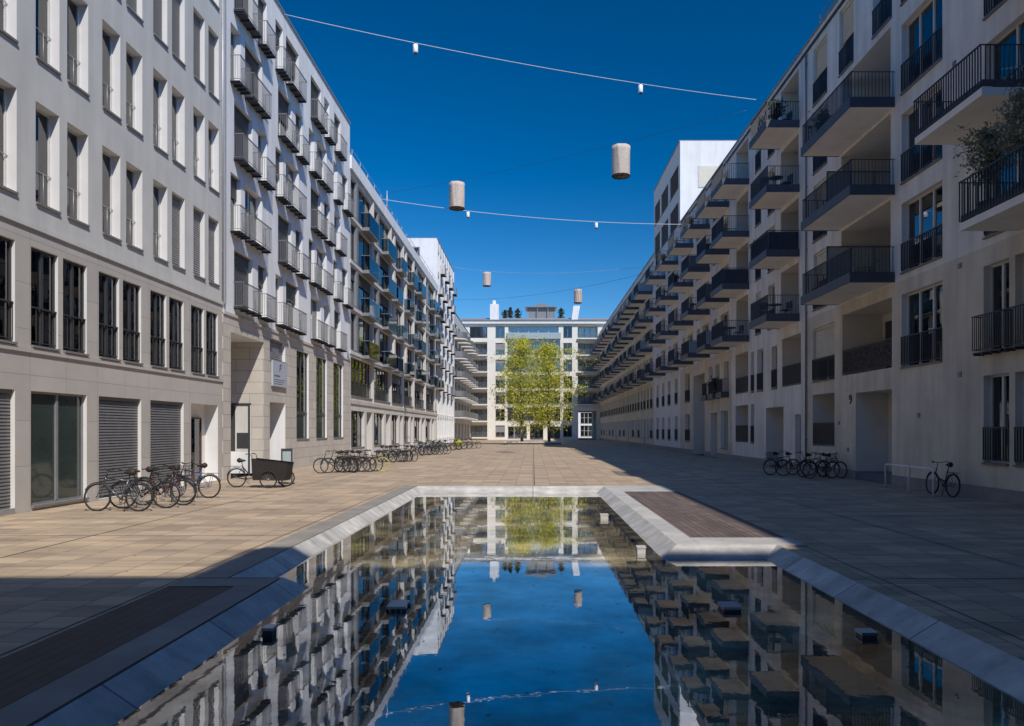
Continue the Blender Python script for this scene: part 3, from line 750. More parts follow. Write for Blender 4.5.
for fi, z in enumerate(FL):
    bars_window(b, 23.5, 26.1, z, 2.45, 3, 1.0, 0, curtain=.8)
    if fi < 3:
        x0, x1 = b.u(26.9, 31.2)
        b.window(x0+1.0, z+.02, 2.4, 2.3, y=2.32, n=2, fm='light_frame', curtain=1, sill=False, name='balcony_door')
        b.balcony(b.u(26.6, 31.4)[0], z, 4.8, 1.6)
        q = MB()
        if fi < 2:
            q.box(x0+.10, x0+.12, -.62, 2.3, z+.05, z+2.15); sc = obj('privacy_screen', q, M['frosted'], b.root)
            q = MB()
            for yy in (-.66, .32, 1.30, 2.28): q.box(x0+.08, x0+.14, yy, yy+.035, z+.02, z+2.2)
            q.box(x0+.085, x0+.135, -.62, 2.28, z+2.152, z+2.198)
            obj('frame', q, M['dark_frame'], sc)
        else:
            q.box(x0+.01, x0+.06, 1.3, 2.1, z+.9, z+2.0); obj('side_window', q, M['dark_frame'], b.root)
    else:
        bars_window(b, 26.8, 28.3, z, 2.75, 1, 1.0, 0); bars_window(b, 30.0, 31.4, z, 2.75, 1, 1.0, .5, 'blind_cream')
    bars_window(b, 32.7, 34.3, z, 2.6, 1, 1.0, .5, 'blind_cream')
    for a in (19.6, 15.2, 10.5, 6, 1.5): bars_window(b, a-.6, a+1.7, z, 2.4, 2, 1.0)
b.balcony(b.u(15.0, 19.76)[0], FL[0], 4.76, 1.6, 'open'); b.balcony(b.u(18.8, 22.1)[0], FL[1]+.05, 3.3, 1.6, 'open'); b.balcony(b.u(15.0, 19.76)[0], FL[2], 4.76, 1.6, 'open')
b.balcony(b.u(18.8, 22.1)[0], FL[3]+.05, 3.3, 1.6, 'open')
for Y in (11, 5): b.balcony(b.u(Y-3, Y)[0], FL[0], 3, 1.6); b.balcony(b.u(Y-3, Y)[0], FL[1], 3, 1.6)
q = MB(); q.box(b.u(26.9, 28.2)[0], b.u(26.9, 28.2)[1], 1.2, 1.26, .03, 2.25); o = obj('door', q, M['grey_frame'], b.root)
q = MB(); x0, x1 = b.u(26.82, 29.78); q.box(x0, x1, -.02, 1.28, 0, .0+.32) ; obj('entrance_step', q, M['step_grey'], b.root)
def plinth(b, gaps):
    q = MB(); xs = sorted(b.u(a, c) for a, c in gaps); x = 0
    for a, c in xs+[(b.L, b.L)]:
        if a > x: q.box(x, a, -.035, -.002, 0, .36)
        x = c
    obj('plinth', q, M['plinth_stone'], b.root)
plinth(b, [(26.8, 29.8)])
b.strip('parapet_band', 0, b.L, 19.85, 19.95, .08, M['anthracite'])
fc = bpy.data.curves.new('digit', 'FONT'); fc.body = '9'; fc.size = .55; fc.extrude = .015
fo = bpy.data.objects.new('digit_tmp', fc); C.objects.link(fo); dg = bpy.context.evaluated_depsgraph_get()
me = bpy.data.meshes.new_from_object(fo.evaluated_get(dg)); bpy.data.objects.remove(fo); me.materials.clear(); me.materials.append(M['ink'])
o = link('house_number', me, b.root, (b.u(30.2, 30.2)[0]-.2, -.02, 3.05)); o.rotation_euler = (PI/2, 0, 0); o['label'] = 'dark house number 9 beside the entrance'

# ---- second house
b = Bld('second_apartment_house', 'shaded cool white apartment house with short stacked balconies, second on the right side', 'R', 35.2, 48.3, 20.25)
op(38.4, 41.3, 0, 3.2, 1.3, True); op(35.9, 36.7, .4, 2.75); op(44.7, 47.5, 1.2, 3.5, 1.2, True); op(43.5, 44.15, 1.2, 3.5)
op(35.9, 38.6, 4.2, 6.7, 1.5, True); op(39.4, 40.3, 4.2, 6.5); op(41.8, 42.9, 4.2, 6.6); op(44.7, 47.5, 4.25, 6.75, 1.5, True); op(43.5, 44.1, 4.2, 6.6)
for z in FL:
    op(36.2, 38.8, z, z+2.7, 1.5, True); op(39.8, 40.9, z, z+2.4); op(42.2, 43.2, z, z+2.4); op(44.7, 47.3, z, z+2.7, 1.5, True)
b.walls([(0, 20.25, M['cool_render'], 0)], M['warm_reveal'], floors=[4.2]+FL)
bars_window(b, 35.9, 36.7, .4, 2.35, 1, 0); bars_window(b, 43.5, 44.15, 1.2, 2.3, 1, 1.0); bars_window(b, 39.4, 40.3, 4.2, 2.3, 1, 1); bars_window(b, 41.8, 42.9, 4.2, 2.4, 1, 1); bars_window(b, 43.5, 44.1, 4.2, 2.4, 1, 1)
loggia(b, 44.7, 47.5, 1.2, 3.5, 1.2, 1.05, True); loggia(b, 35.9, 38.6, 4.2, 6.7, 1.5, 1.05, True); loggia(b, 44.7, 47.5, 4.25, 6.75, 1.5, 1.0, True)
for z in FL:
    bars_window(b, 36.5, 38.5, z, 2.3, 2, 0, .0, curtain=.8, name='balcony_door', y=1.42); bars_window(b, 39.8, 40.9, z, 2.4, 1, 1); bars_window(b, 42.2, 43.2, z, 2.4, 1, 1, .4); bars_window(b, 45.0, 47.0, z, 2.3, 2, 0, name='balcony_door', y=1.42)
    b.balcony(b.u(36.1, 38.9)[0], z, 2.8, 1.6, infill='anthracite' if z == FL[1] else None); b.balcony(b.u(44.5, 47.4)[0], z, 2.9, 1.6, infill='anthracite' if z == FL[1] else None)
q = MB(); x0, x1 = b.u(38.7, 39.9); q.box(x0, x1, 1.2, 1.26, .03, 2.25); obj('door', q, M['grey_frame'], b.root)
plinth(b, [(38.4, 41.3)]); b.strip('parapet_band', 0, b.L, 19.85, 19.95, .08, M['anthracite'])

# ---- third house with the tall passage
b = Bld('passage_house', 'apartment house with warm lower wall and a tall dark passage, third on the right side', 'R', 48.3, 65.4, 20.25)
op(56, 60, 0, 6.3, 4.0, True); op(49.4, 51.2, .7, 3.3); op(52.2, 54.2, 0, 3.2, 1.2, True); op(61.3, 63.2, 1.0, 3.3)
op(49.2, 50.4, 4.3, 6.6); op(51.6, 52.8, 4.3, 6.6); op(53.6, 54.8, 4.3, 6.6); op(61.3, 63.2, 4.3, 6.7)
pc = [49.0, 54.4, 60.0]
for z in FL:
    for a in pc: op(a+.2, a+2.3, z, z+2.4); op(a+3.3, a+4.3, z, z+2.4)
b.walls([(0, 7.25, M['warm_render'], 0), (7.25, 20.25, M['cool_render'], 0)], M['warm_reveal'], floors=[4.2]+FL)
bars_window(b, 49.4, 51.2, .7, 2.6, 3, 0, fm='light_frame', curtain=1); bars_window(b, 61.3, 63.2, 1.0, 2.3, 2, 1)
for a, c in ((49.2, 50.4), (51.6, 52.8), (53.6, 54.8)):
    bars_window(b, a, c, 4.3, 2.3, 1, 0); b.balcony(b.u(a, c)[0]-.1, 4.35, c-a+.2, .5, 'bars', .95)
bars_window(b, 61.3, 63.2, 4.3, 2.4, 2, 1)
for fi, z in enumerate(FL):
    for i, a in enumerate(pc):
        bars_window(b, a+.2, a+2.3, z, 2.4, 2, 0, .0, name='balcony_door', curtain=.7); bars_window(b, a+3.3, a+4.3, z, 2.4, 1, 1)
        b.balcony(b.u(a, a+2.7)[0], z, 2.7, 1.6, infill='frosted' if fi == 0 and i < 2 else ('blind_mid' if (fi, i) in ((2, 1), (1, 0)) else None))
plinth(b, [(52.2, 54.2), (56, 60)]); b.strip('parapet_band', 0, b.L, 19.85, 19.95, .08, M['anthracite'])
q = MB(); x0, x1 = b.u(57, 59); q.box(x0, x1, 3.9, 3.96, .03, 2.4); obj('door', q, M['brown_wood'], b.root)

# ---- tower
b = Bld('right_tower', 'tall white tower with dark horizontal windows rising above the right row', 'R', 65.4, 79.5, 27.5, 13)
tc = [66.2, 72.6]
for a in (66.5, 70.0, 73.2, 76.5): op(a, a+1.3, 1.0, 3.2); op(a, a+1.3, 4.3, 6.6)
for z in FL:
    for a in tc: op(a+.2, a+2.4, z, z+2.4); op(a+3.7, a+4.9, z, z+2.4)
for z in (20.3, 23.6): op(66.2, 70.2, z, z+2.1); op(71.2, 75.0, z, z+2.1); op(75.8, 79.0, z, z+2.1)
b.walls([(0, 27.5, M['white_render'], 0)], M['cool_render'], floors=[4.2]+FL+[20.1, 23.4])
for a in (66.5, 70.0, 73.2, 76.5): bars_window(b, a, a+1.3, 1.0, 2.2, 1, 1); bars_window(b, a, a+1.3, 4.3, 2.3, 1, 1)
for z in FL:
    for a in tc:
        bars_window(b, a+.2, a+2.4, z, 2.4, 2, 0, name='balcony_door'); bars_window(b, a+3.7, a+4.9, z, 2.4, 1, 1)
        b.balcony(b.u(a, a+2.8)[0], z, 2.8, 1.6)
for z in (20.3, 23.6):
    for a, c in ((66.2, 70.2), (71.2, 75.0), (75.8, 79.0)): bars_window(b, a, c, z, 2.1, 3, 0, fm='dark_frame', curtain=0, blind=.97, bm='anthracite', y=.12)
o = link('window', cached('rtw', lambda: MB().box(.002,.05,0,2.2,0,1.9).mesh('window', M['light_frame'])), b.root, (b.L, 1.6, 23.4))
link('pane', cached('rtp', lambda: MB().box(.052,.06,.1,2.1,.1,1.8).mesh('pane', M['blind_cream'])), o)
plinth(b, [])

# ---- long far right house
b = Bld('long_apartment_house', 'long receding apartment house with staggered dark balconies, farthest on the right side', 'R', 79.5, 143.9, 20.8)
lc = [80.2+4.9*i for i in range(13)]
for i, a in enumerate(lc):
    if i % 3 == 1: op(a+.3, a+2.0, 0, 3.1, 1.2, True)
    else: op(a+.3, a+1.9, 1.0, 3.2)
    op(a+2.9, a+4.1, 1.0, 3.2); op(a+.3, a+1.9, 4.3, 6.6); op(a+2.9, a+4.1, 4.3, 6.6)
    for z in FL: op(a+.2, a+2.5, z, z+2.4); op(a+3.4, a+4.4, z, z+2.4)
b.walls([(0, 7.1, M['warm_render'], 0), (7.1, 20.8, M['cool_render'], 0)], M['warm_reveal'], floors=[4.2]+FL)
for i, a in enumerate(lc):
    if i % 3 != 1: bars_window(b, a+.3, a+1.9, 1.0, 2.2, 1, .9, name='ground_window')
    bars_window(b, a+2.9, a+4.1, 1.0, 2.2, 1, 0, name='ground_window')
    bars_window(b, a+.3, a+1.9, 4.3, 2.3, 1, 1, name='ground_window'); bars_window(b, a+2.9, a+4.1, 4.3, 2.3, 1, 1, name='ground_window')
    for fi, z in enumerate(FL):
        bars_window(b, a+.2, a+2.5, z, 2.4, 2, 0, name='balcony_door'); bars_window(b, a+3.4, a+4.4, z, 2.4, 1, .95)
        b.balcony(b.u(a, a+3.0)[0]-(.9 if (fi+i//3) % 2 else 0), z, b.seed.choice([3.0, 3.0, 2.6, 3.4]), b.seed.choice([1.6, 1.6, 1.35]), infill=b.seed.choice([None, None, None, None, 'frosted', 'blind_mid']))
plinth(b, [(a+.3, a+2.0) for i, a in enumerate(lc) if i % 3 == 1]); b.strip('parapet_band', 0, b.L, 19.95, 20.05, .08, M['anthracite'])
q = MB(); 
for i in range(27): q.tube([(1+i*2.4, .5, 20.6), (1+i*2.4, .5, 21.7)], .025, 5)
q.tube([(1, .5, 21.7), (1+26*2.4, .5, 21.7)], .03, 5); q.tube([(1, .5, 21.3), (1+26*2.4, .5, 21.3)], .02, 5)
obj('roof_rail', q, M['anthracite'], b.root)
q = MB()
for x, w_ in ((6, 3), (20, 4), (34, 3), (50, 4)): q.box(x, x+w_, 3.5, 7, 20.4, 22.4)
obj('roof_hut', q, M['cool_render'], b.root)
# roof rail of the nearer right houses
q = MB()
for i in range(20): q.tube([(.5+i*1.9, .45, 20.5), (.5+i*1.9, .45, 21.5)], .02, 5)
for z in (21.5, 21.2, 20.9): q.tube([(.5, .45, z), (.5+19*1.9, .45, z)], .018, 5)
obj('roof_rail', q, M['anthracite'], R1.root)

q = MB()
for yy in (0.12,): q.tube([(yy, -.07, .3), (yy, -.07, 19.8)], .045, 8)
for z in (1.5, 4.5, 7.5, 10.5, 13.5, 16.5, 19.3): q.box(.07, .17, -.07, -.003, z, z+.05)
obj('downpipe', q, M['grey_frame'], R1.root)
q = MB()
for (Y, z) in ((22.6, 6.9), (22.6, 3.6), (25.0, 2.4), (31.5, 2.2), (22.9, 13.2), (16.4, 3.0), (30.6, 1.1)):
    x = R1.u(Y, Y)[0]; q.box(x, x+.16, -.03, -.002, z, z+.16)
obj('wall_vents', q, M['grey_frame'], R1.root)
# ================================================================== FAR END BUILDING (faces the camera)
b = Bld('end_building', 'cream building closing the far end of the square behind the two trees', 'F', -14.5, 24, 23.2, 12, X=144)
X0 = -14.5
fz = [.5, 3.7, 6.95, 10.1, 13.3, 16.55, 19.8]
for i, z in enumerate(fz):
    h = 2.5 if i < 6 else 2.2
    b.opening(-12.3-X0, -8.9-X0, z, z+h, 1.4 if i < 6 else .3, i < 6)
    b.opening(-7.3-X0, -5.5-X0, z+.1, z+2.3, .3)
    if i in (1, 2, 3, 4, 5): b.opening(-5.0-X0, 5.3-X0, z+.05, z+2.6, .4)
    if i == 0: b.opening(-4.9-X0, -1.2-X0, .3, 2.6, .4); b.opening(-.6-X0, 2.0-X0, 0.02, 3.0, .5); b.opening(2.8-X0, 5.3-X0, .3, 2.6, .4)
    if i == 6: b.opening(-4.8-X0, 5.0-X0, z+.1, z+2.3, .6)
    b.opening(5.9-X0, 7.6-X0, z+.1, z+2.3, .3)
    if i > 1: b.opening(8.7-X0, 12.6-X0, z, z+2.5, 1.4, True)
b.opening(8.8-X0, 12.4-X0, 0, 5.6, 11.9)
b.walls([(0, 23.2, M['end_render'], 0)], M['end_render'], floors=fz, back_open=True)
q = MB(); q.quad([(.1,3.2,.1),(8.6-X0,3.2,.1),(8.6-X0,3.2,22.6),(.1,3.2,22.6)]); q.quad([(8.6-X0,3.2,5.8),(b.L-.1,3.2,5.8),(b.L-.1,3.2,22.6),(8.6-X0,3.2,22.6)]); obj('interior', q, M['room'], b.root)
q = MB()
for i, z in enumerate(fz):
    b.window(-12.2-X0, z+.02, 3.2, 2.2, y=1.3 if i < 6 else .2, n=3, fm='dark_frame', curtain=.4, sill=False)
    if i < 6: link('railing', b.railing_mesh(3.4, 1.0, .0, M['grey_frame'], .14, .012), b.root, (-12.3-X0, -.1, z)); q.box(-12.4-X0, -8.8-X0, -.5, -.002, z-.25, z-.02)
    b.window(-7.3-X0, z+.1, 1.8, 2.2, n=2, fm='grey_frame', curtain=.5, blind=random.choice([0, .3, .6]), bm='blind_grey')
    b.window(5.9-X0, z+.1, 1.7, 2.2, n=2, fm='grey_frame', curtain=.5, gm='blue_glass')
    if i in (1, 2, 3, 4, 5): b.window(-5.0-X0, z+.05, 10.3, 2.55, y=.3, n=8, fm='grey_frame', curtain=.7)
    if i == 6: b.window(-4.8-X0, z+.1, 9.8, 2.2, y=.5, n=5, fm='light_frame', curtain=1, side=3)
    if i > 1:
        b.window(8.9-X0, z+.02, 3.5, 2.2, y=1.3, n=3, fm='dark_frame', curtain=.4, sill=False); q.box(8.6-X0, 13.0-X0, -.5, -.002, z-.25, z-.02)
        link('railing', b.railing_mesh(3.9, 1.0, .0, M['grey_frame'], .14, .012), b.root, (8.7-X0, -.1, z))
obj('balcony_slabs', q, M['end_render'], b.root)
b.window(-4.9-X0, .3, 3.7, 2.3, y=.3, n=3, fm='light_frame'); b.window(2.8-X0, .3, 2.5, 2.3, y=.3, n=2, fm='dark_frame'); b.window(-.6-X0, .02, 2.6, 2.98, y=.4, n=3, fm='dark_frame', curtain=0, sill=False, name='entrance_door')
b.strip('parapet_panel', -5.0-X0, 5.4-X0, 19.6, 20.8, .5, M['frosted'])
q = MB(); q.box(-.3, b.L+.1, -.5, .4, 22.55, 22.8); obj('eaves', q, M['white_render'], b.root)
q = MB(); q.quad([(0,-.3,23.3),(b.L,-.3,23.3),(b.L,3.5,24.2),(0,3.5,24.2)]); q.quad([(0,3.5,24.2),(b.L,3.5,24.2),(b.L,12,24.2),(0,12,24.2)]); obj('roof', q, M['metal_roof'], b.root)
q = MB(); q.box(-8.4-X0, -6.7-X0, .5, 2.5, 23.3, 26.5); q.box(-7.9-X0, -7.3-X0, 1, 1.6, 26.5, 27.3)
obj('chimney', q, M['white_render'], b.root)
q = MB(); q.quad([(7.5-X0,.6,23.3),(8.7-X0,.6,23.3),(9.2-X0,.6,26.2),(7.9-X0,.6,26.2)]); q.quad([(7.5-X0,.6,23.3),(7.9-X0,.6,26.2),(7.9-X0,2,26.2),(7.5-X0,2,23.3)]); q.quad([(8.7-X0,.6,23.3),(8.7-X0,2,23.3),(9.2-X0,2,26.2),(9.2-X0,.6,26.2)]); q.quad([(7.9-X0,.6,26.2),(9.2-X0,.6,26.2),(9.2-X0,2,26.2),(7.9-X0,2,26.2)])
obj('chimney', q, M['white_render'], b.root)
q = MB(); q.box(-.9-X0, 4.2-X0, 3.6, 8, 24.2, 26.3); q.box(-1.5-X0, 4.7-X0, 3.0, 8.5, 26.3, 26.55); q.box(.6-X0, 2.8-X0, 4, 7, 26.6, 27.2)
for x in (-1.3, .8, 2.9, 4.4): q.box(x-X0, x+.12-X0, 3.1, 3.22, 24.0, 26.3)
obj('roof_pavilion', q, M['grey_frame'], b.root)

# building seen through the passage, and the block behind the camera that shades the near ground
b = Bld('passage_backdrop_building', 'bright pale building glimpsed through the passage at the far right end', 'F', 4, 26, 14, 10, X=184)
for i in range(6):
    for z in (.6, 3.8, 7.0, 10.2): b.opening(.8+i*3.5, 3.7+i*3.5, z-.3, z+2.4, .3)
b.walls([(0, 14, M['white_render'], 0)], None, floors=(3.6, 6.8, 10))
for i in range(6):
    for z in (.6, 3.8, 7.0, 10.2): b.window(.8+i*3.5, z-.3, 2.9, 2.7, n=3, fm='light_frame', transom=1.4, curtain=.2)
for (xa, xb, HH, lab) in ((-26, 5.0, 19.9, 'lower pale block closing the near end of the square behind the viewpoint'), (5.01, 26, 23.1, 'taller pale block behind the viewpoint, next to the lower one')):
  b = Bld('south_building', lab, 'B', xa, xb, HH, 10, X=-5)
  for i in range(int((xb-xa-2)/3.1)):
    for z in (.8, 4.0, 7.2, 10.4, 13.6): b.opening(1.2+i*3.1, 2.9+i*3.1, z, z+2.2, .3)
  b.walls([(0, HH, M['pale_render'], 0)], None, floors=(3.8, 7, 10.2, 13.4, 16.6))
  for i in range(int((xb-xa-2)/3.1)):
    for z in (.8, 4.0, 7.2, 10.4, 13.6): b.window(1.2+i*3.1, z, 1.7, 2.2, n=2)

# ================================================================== TREES
def tree(name, label, loc, h, rad, seed, mleaf, nleaf, lsize, lift=.12, group=None, trunk_r=.2, shape='column', cat='tree', par=None):
    r = random.Random(seed)
    t = thing(name, label, cat, loc, 0, group)
    mb = MB(); pts = []; x = y = 0
    K = 8
    for i in range(K+1):
        pts.append((x, y, h*.93*i/K)); x += r.uniform(-.02, .02)*h*.4; y += r.uniform(-.02, .02)*h*.4
    mb.tube(pts, [trunk_r*(1-.92*(i/K)**.8) for i in range(K+1)], 8)
    tips = []
    def along(f):
        f = min(max(f, 0), .999)*K; i = int(f); a, b_ = Vector(pts[i]), Vector(pts[i+1]); return a.lerp(b_, f-i)
    nb = 34 if shape == 'column' else 46
    for i in range(nb):
        f = lift+(1-lift)*((i+.5)/nb)
        prof = math.sin(PI*min(1, (.10+.90*(f-lift)/(1-lift)))**.85)**.7 if shape == 'column' else math.sin(PI*(.15+.8*(f-lift)/(1-lift)))
        prof *= r.uniform(.4, 1.4)*(1.12-.45*f if shape == 'column' else 1)
        a = i*2.399+r.uniform(-.4, .4); base = along(f*.95); ln = rad*prof
        bp = [base]
        d = Vector((math.cos(a), math.sin(a), .25+.5*f)); d.normalize()
        for s_ in range(1, 5):
            d = (d+Vector((r.uniform(-.15, .15), r.uniform(-.15, .15), .09))).normalized(); bp.append(bp[-1]+d*ln/4)
        br = trunk_r*.28*(1-.6*f); mb.tube(bp, [br*(1-.2*s_) for s_ in range(5)], 5, cap=False)
        for s_ in range(1, 5):
            for q_ in range(3):
                tp = bp[s_]+Vector((r.gauss(0, 1), r.gauss(0, 1), r.gauss(0, .8)))*ln*.17
                mb.tube([bp[s_], bp[s_].lerp(tp, .5)+Vector((0, 0, .02*h)), tp], [br*.35, br*.25, br*.1], 4, cap=False); tips.append((tp, .5+.2*s_))
    obj('trunk', mb, M['bark'], t)
    lf = MB()
    for i in range(nleaf):
        tp, ww = r.choice(tips)
        p = tp+Vector((r.gauss(0, 1), r.gauss(0, 1), r.gauss(0, .75)))*rad*.085
        s_ = lsize*r.uniform(.6, 1.4); n = Vector((r.gauss(0, 1), r.gauss(0, 1), r.gauss(.3, 1))).normalized()
        u_ = n.orthogonal().normalized(); v_ = n.cross(u_); a = r.uniform(0, PI); c_, s2 = math.cos(a), math.sin(a)
        u_, v_ = u_*c_+v_*s2, v_*c_-u_*s2
        lf.quad([p-u_*s_, p-v_*s_*.5, p+u_*s_, p+v_*s_*.5])
    obj('crown', lf, mleaf, t)
    return t
tree('spring_tree', 'yellow-green spring tree, left of the pair before the end building', (-1.45, 97.5, .35), 14.8, 5.7, 3, M['leaf_spring'], 9500, .13, lift=.13)
tree('spring_tree', 'yellow-green spring tree, right of the pair before the end building', (2.15, 98.2, .35), 14.2, 5.4, 8, M['leaf_spring'], 9000, .13, lift=.13)
pl = thing('tree_bench', 'low pale platform bench round the foot of the two trees', 'bench', (0, 98, 0))
q = MB(); q.box(-3.8, 3.9, -1.9, -1.2, .28, .42); q.box(-3.8, 3.9, 1.2, 1.9, .28, .42); q.box(-3.8, -3.1, -1.19, 1.19, .28, .42); q.box(3.2, 3.9, -1.19, 1.19, .28, .42); obj('seat', q, M['pale_render'], pl)
q = MB(); q.box(-3.6, 3.7, -1.75, 1.75, 0, .275); obj('base', q, M['plinth_stone'], pl)
q = MB(); q.box(-3.08, 3.18, -1.18, 1.18, .277, .36); obj('soil', q, M['bark'], pl)
for i, (x, hh) in enumerate(((-4.6, 2.6), (-3.1, 2.3), (5.6, 2.4), (-5.6, 1.8))):
    lab = ['slim dark roof shrub just right of the left chimney', 'dark roof shrub left of the roof pavilion', 'dark roof shrub beside the slanted right chimney', 'short dark roof shrub hard against the left chimney'][i]
    tree('roof_shrub', lab, (x, 147.6+(.8 if i != 3 else 0), 24.1), hh, .8, 20+i, M['leaf_dark'], 500, .16, lift=.05, trunk_r=.05, cat='shrub', group='shrubs on the roof of the end building')

# ================================================================== CABLES, LANTERNS
def cable(P0, P1, sag, label, r=.022, m=None):
    mid = (Vector(P0)+Vector(P1))/2; mb = MB(); n = 24
    pts = []
    for i in range(n+1):
        t = i/n; p = Vector(P0).lerp(Vector(P1), t)-Vector((0, 0, sag*4*t*(1-t))); pts.append(p-Vector(P0))
    mb.tube(pts, r, 5)
    tag(obj('cable', mb, m or M['cable'], None, P0), label, 'cable')
    return lambda t: Vector(P0).lerp(Vector(P1), t)-Vector((0, 0, sag*4*t*(1-t)))
c1 = cable((-12.35, 36.4, 22.45), (13.05, 43.3, 21.3), .35, 'pale cable strung highest across the sky with two white lamps', .018)
c2 = cable((-12.35, 59.5, 20.55), (13.05, 61, 18.9), .5, 'pale cable passing just under the two big lanterns', .026)
c3 = cable((-12.55, 63.6, 22.3), (13.1, 45.4, 21.6), .35, 'faint slanting cable carrying the two big fabric lanterns', .010, M['black_paint'])
c4 = cable((-12.3, 110, 26.2), (13.05, 79.45, 19.6), .9, 'faint far cable carrying the small left fabric lantern', .016)
c5 = cable((-12.3, 114, 22), (13.05, 79.3, 19.0), .9, 'faint lowest far cable carrying the small right fabric lantern', .014, M['black_paint'])
def lantern(p, label, sc=1.0, tilt=0):
    o = thing('fabric_lantern', label, 'lantern', (p[0], p[1], p[2]-2.2*sc-.05), random.uniform(0, 6), 'fabric lanterns hung over the square')
    o.scale = (sc,)*3
    r = random.Random(int(p[0]*100)); q = MB(); n = 40; ring = []
    ph = [r.uniform(0, 6) for _ in range(5)]
    zs = [0, .35, .7, 1.05, 1.4, 1.75, 2.02]
    for zi, z in enumerate(zs):
        row = []
        for k in range(n):
            a = 2*PI*k/n; rr = .60+.018*math.sin(7*a+ph[0]+z)+.014*math.sin(13*a+ph[1]+2*z)+.012*math.sin(3*a+ph[2]-z*2)
            row.append((rr*math.cos(a), rr*math.sin(a), z))
        ring.append(row)
    base = len(q.v)
    for row in ring: q.v += row
    for zi in range(len(zs)-1):
        for k in range(n):
            q.f.append((zi*n+k, zi*n+(k+1) % n, (zi+1)*n+(k+1) % n, (zi+1)*n+k)); q.mi.append(0); q.sm.append(True)
    q.f.append(tuple((len(zs)-1)*n+k for k in range(n))); q.mi.append(0); q.sm.append(False)
    obj('lamp_shade', q, M['fabric'], o)
    q = MB(); q.ring((0, 0, .01), .61, .03, 'z', 30, 5); q.tube([(-.6, 0, .03), (.6, 0, .03)], .015, 4); q.tube([(0, -.6, .03), (0, .6, .03)], .015, 4); obj('lower_ring', q, M['leather'], o)
    q = MB(); q.tube([(0, 0, 2.0), (0, 0, 2.25)], .03, 5); q.ring((0, 0, 2.03), .2, .02, 'z', 16, 5); obj('hook', q, M['steel'], o)
    return o
lantern(c3(.723), 'large creased fabric lantern hanging right of the sky centre, nearest of all')
lantern(c3(.253), 'large fabric lantern hanging left of the sky centre')
lantern(c4(.232), 'small distant fabric lantern near the left tower', .92)
lantern(c5(.70), 'small distant fabric lantern above the right roof shrub of the end building', .8)
def pendant(p, label):
    o = thing('pendant_lamp', label, 'lamp', (p.x, p.y, p.z-.52), 0, 'small white lamps on the cables')
    q = MB(); q.tube([(0, 0, 0), (0, 0, .05), (0, 0, .42), (0, 0, .46)], [.11, .13, .13, .08], 12); obj('lamp_shade', q, M['lamp_white'], o)
    q = MB(); q.tube([(0, 0, .46), (0, 0, .55)], .04, 6); q.tube([(0, 0, -.03), (0, 0, .0)], .10, 10); obj('fitting', q, M['anthracite'], o)
pendant(c1(.248), 'small white lamp on the highest cable, left part'); pendant(c1(.723), 'small white lamp on the highest cable, right part')
pendant(c2(.69), 'small white lamp on the second cable just left below the right lantern'); pendant(c2(.279), 'small white lamp right beside the foot of the left lantern')

# ================================================================== BICYCLES
def wheel_meshes(R=.34):
    def rim():
        q = MB(); q.ring((0, 0, 0), R-.028, .011, 'y', 30, 5)
        for i in range(18):
            a = 2*PI*i/18; s_ = .02 if i % 2 else -.02
            q.tube([(.02*math.cos(a+.6), s_, .02*math.sin(a+.6)), ((R-.03)*math.cos(a), 0, (R-.03)*math.sin(a))], .0022, 3, cap=False)
        q.tube([(0, -.04, 0), (0, .04, 0)], .022, 8); return q.mesh('wheel', M['galvanised'])
    def tyre(): q = MB(); q.ring((0, 0, 0), R-.016, .024, 'y', 34, 7); return q.mesh('tyre', M['rubber'])
    return cached(('rim', R), rim), cached(('tyre', R), tyre)
def add_wheel(t, x, y=0, R=.34, steer=0, tyre_mat=None):
    a, c = wheel_meshes(R); o = link('wheel', a, t, (x, y, R), steer); ty = link('tyre', c, o)
    if tyre_mat:
        me = c.copy(); me.materials.clear(); me.materials.append(tyre_mat); ty.data = me
    return o
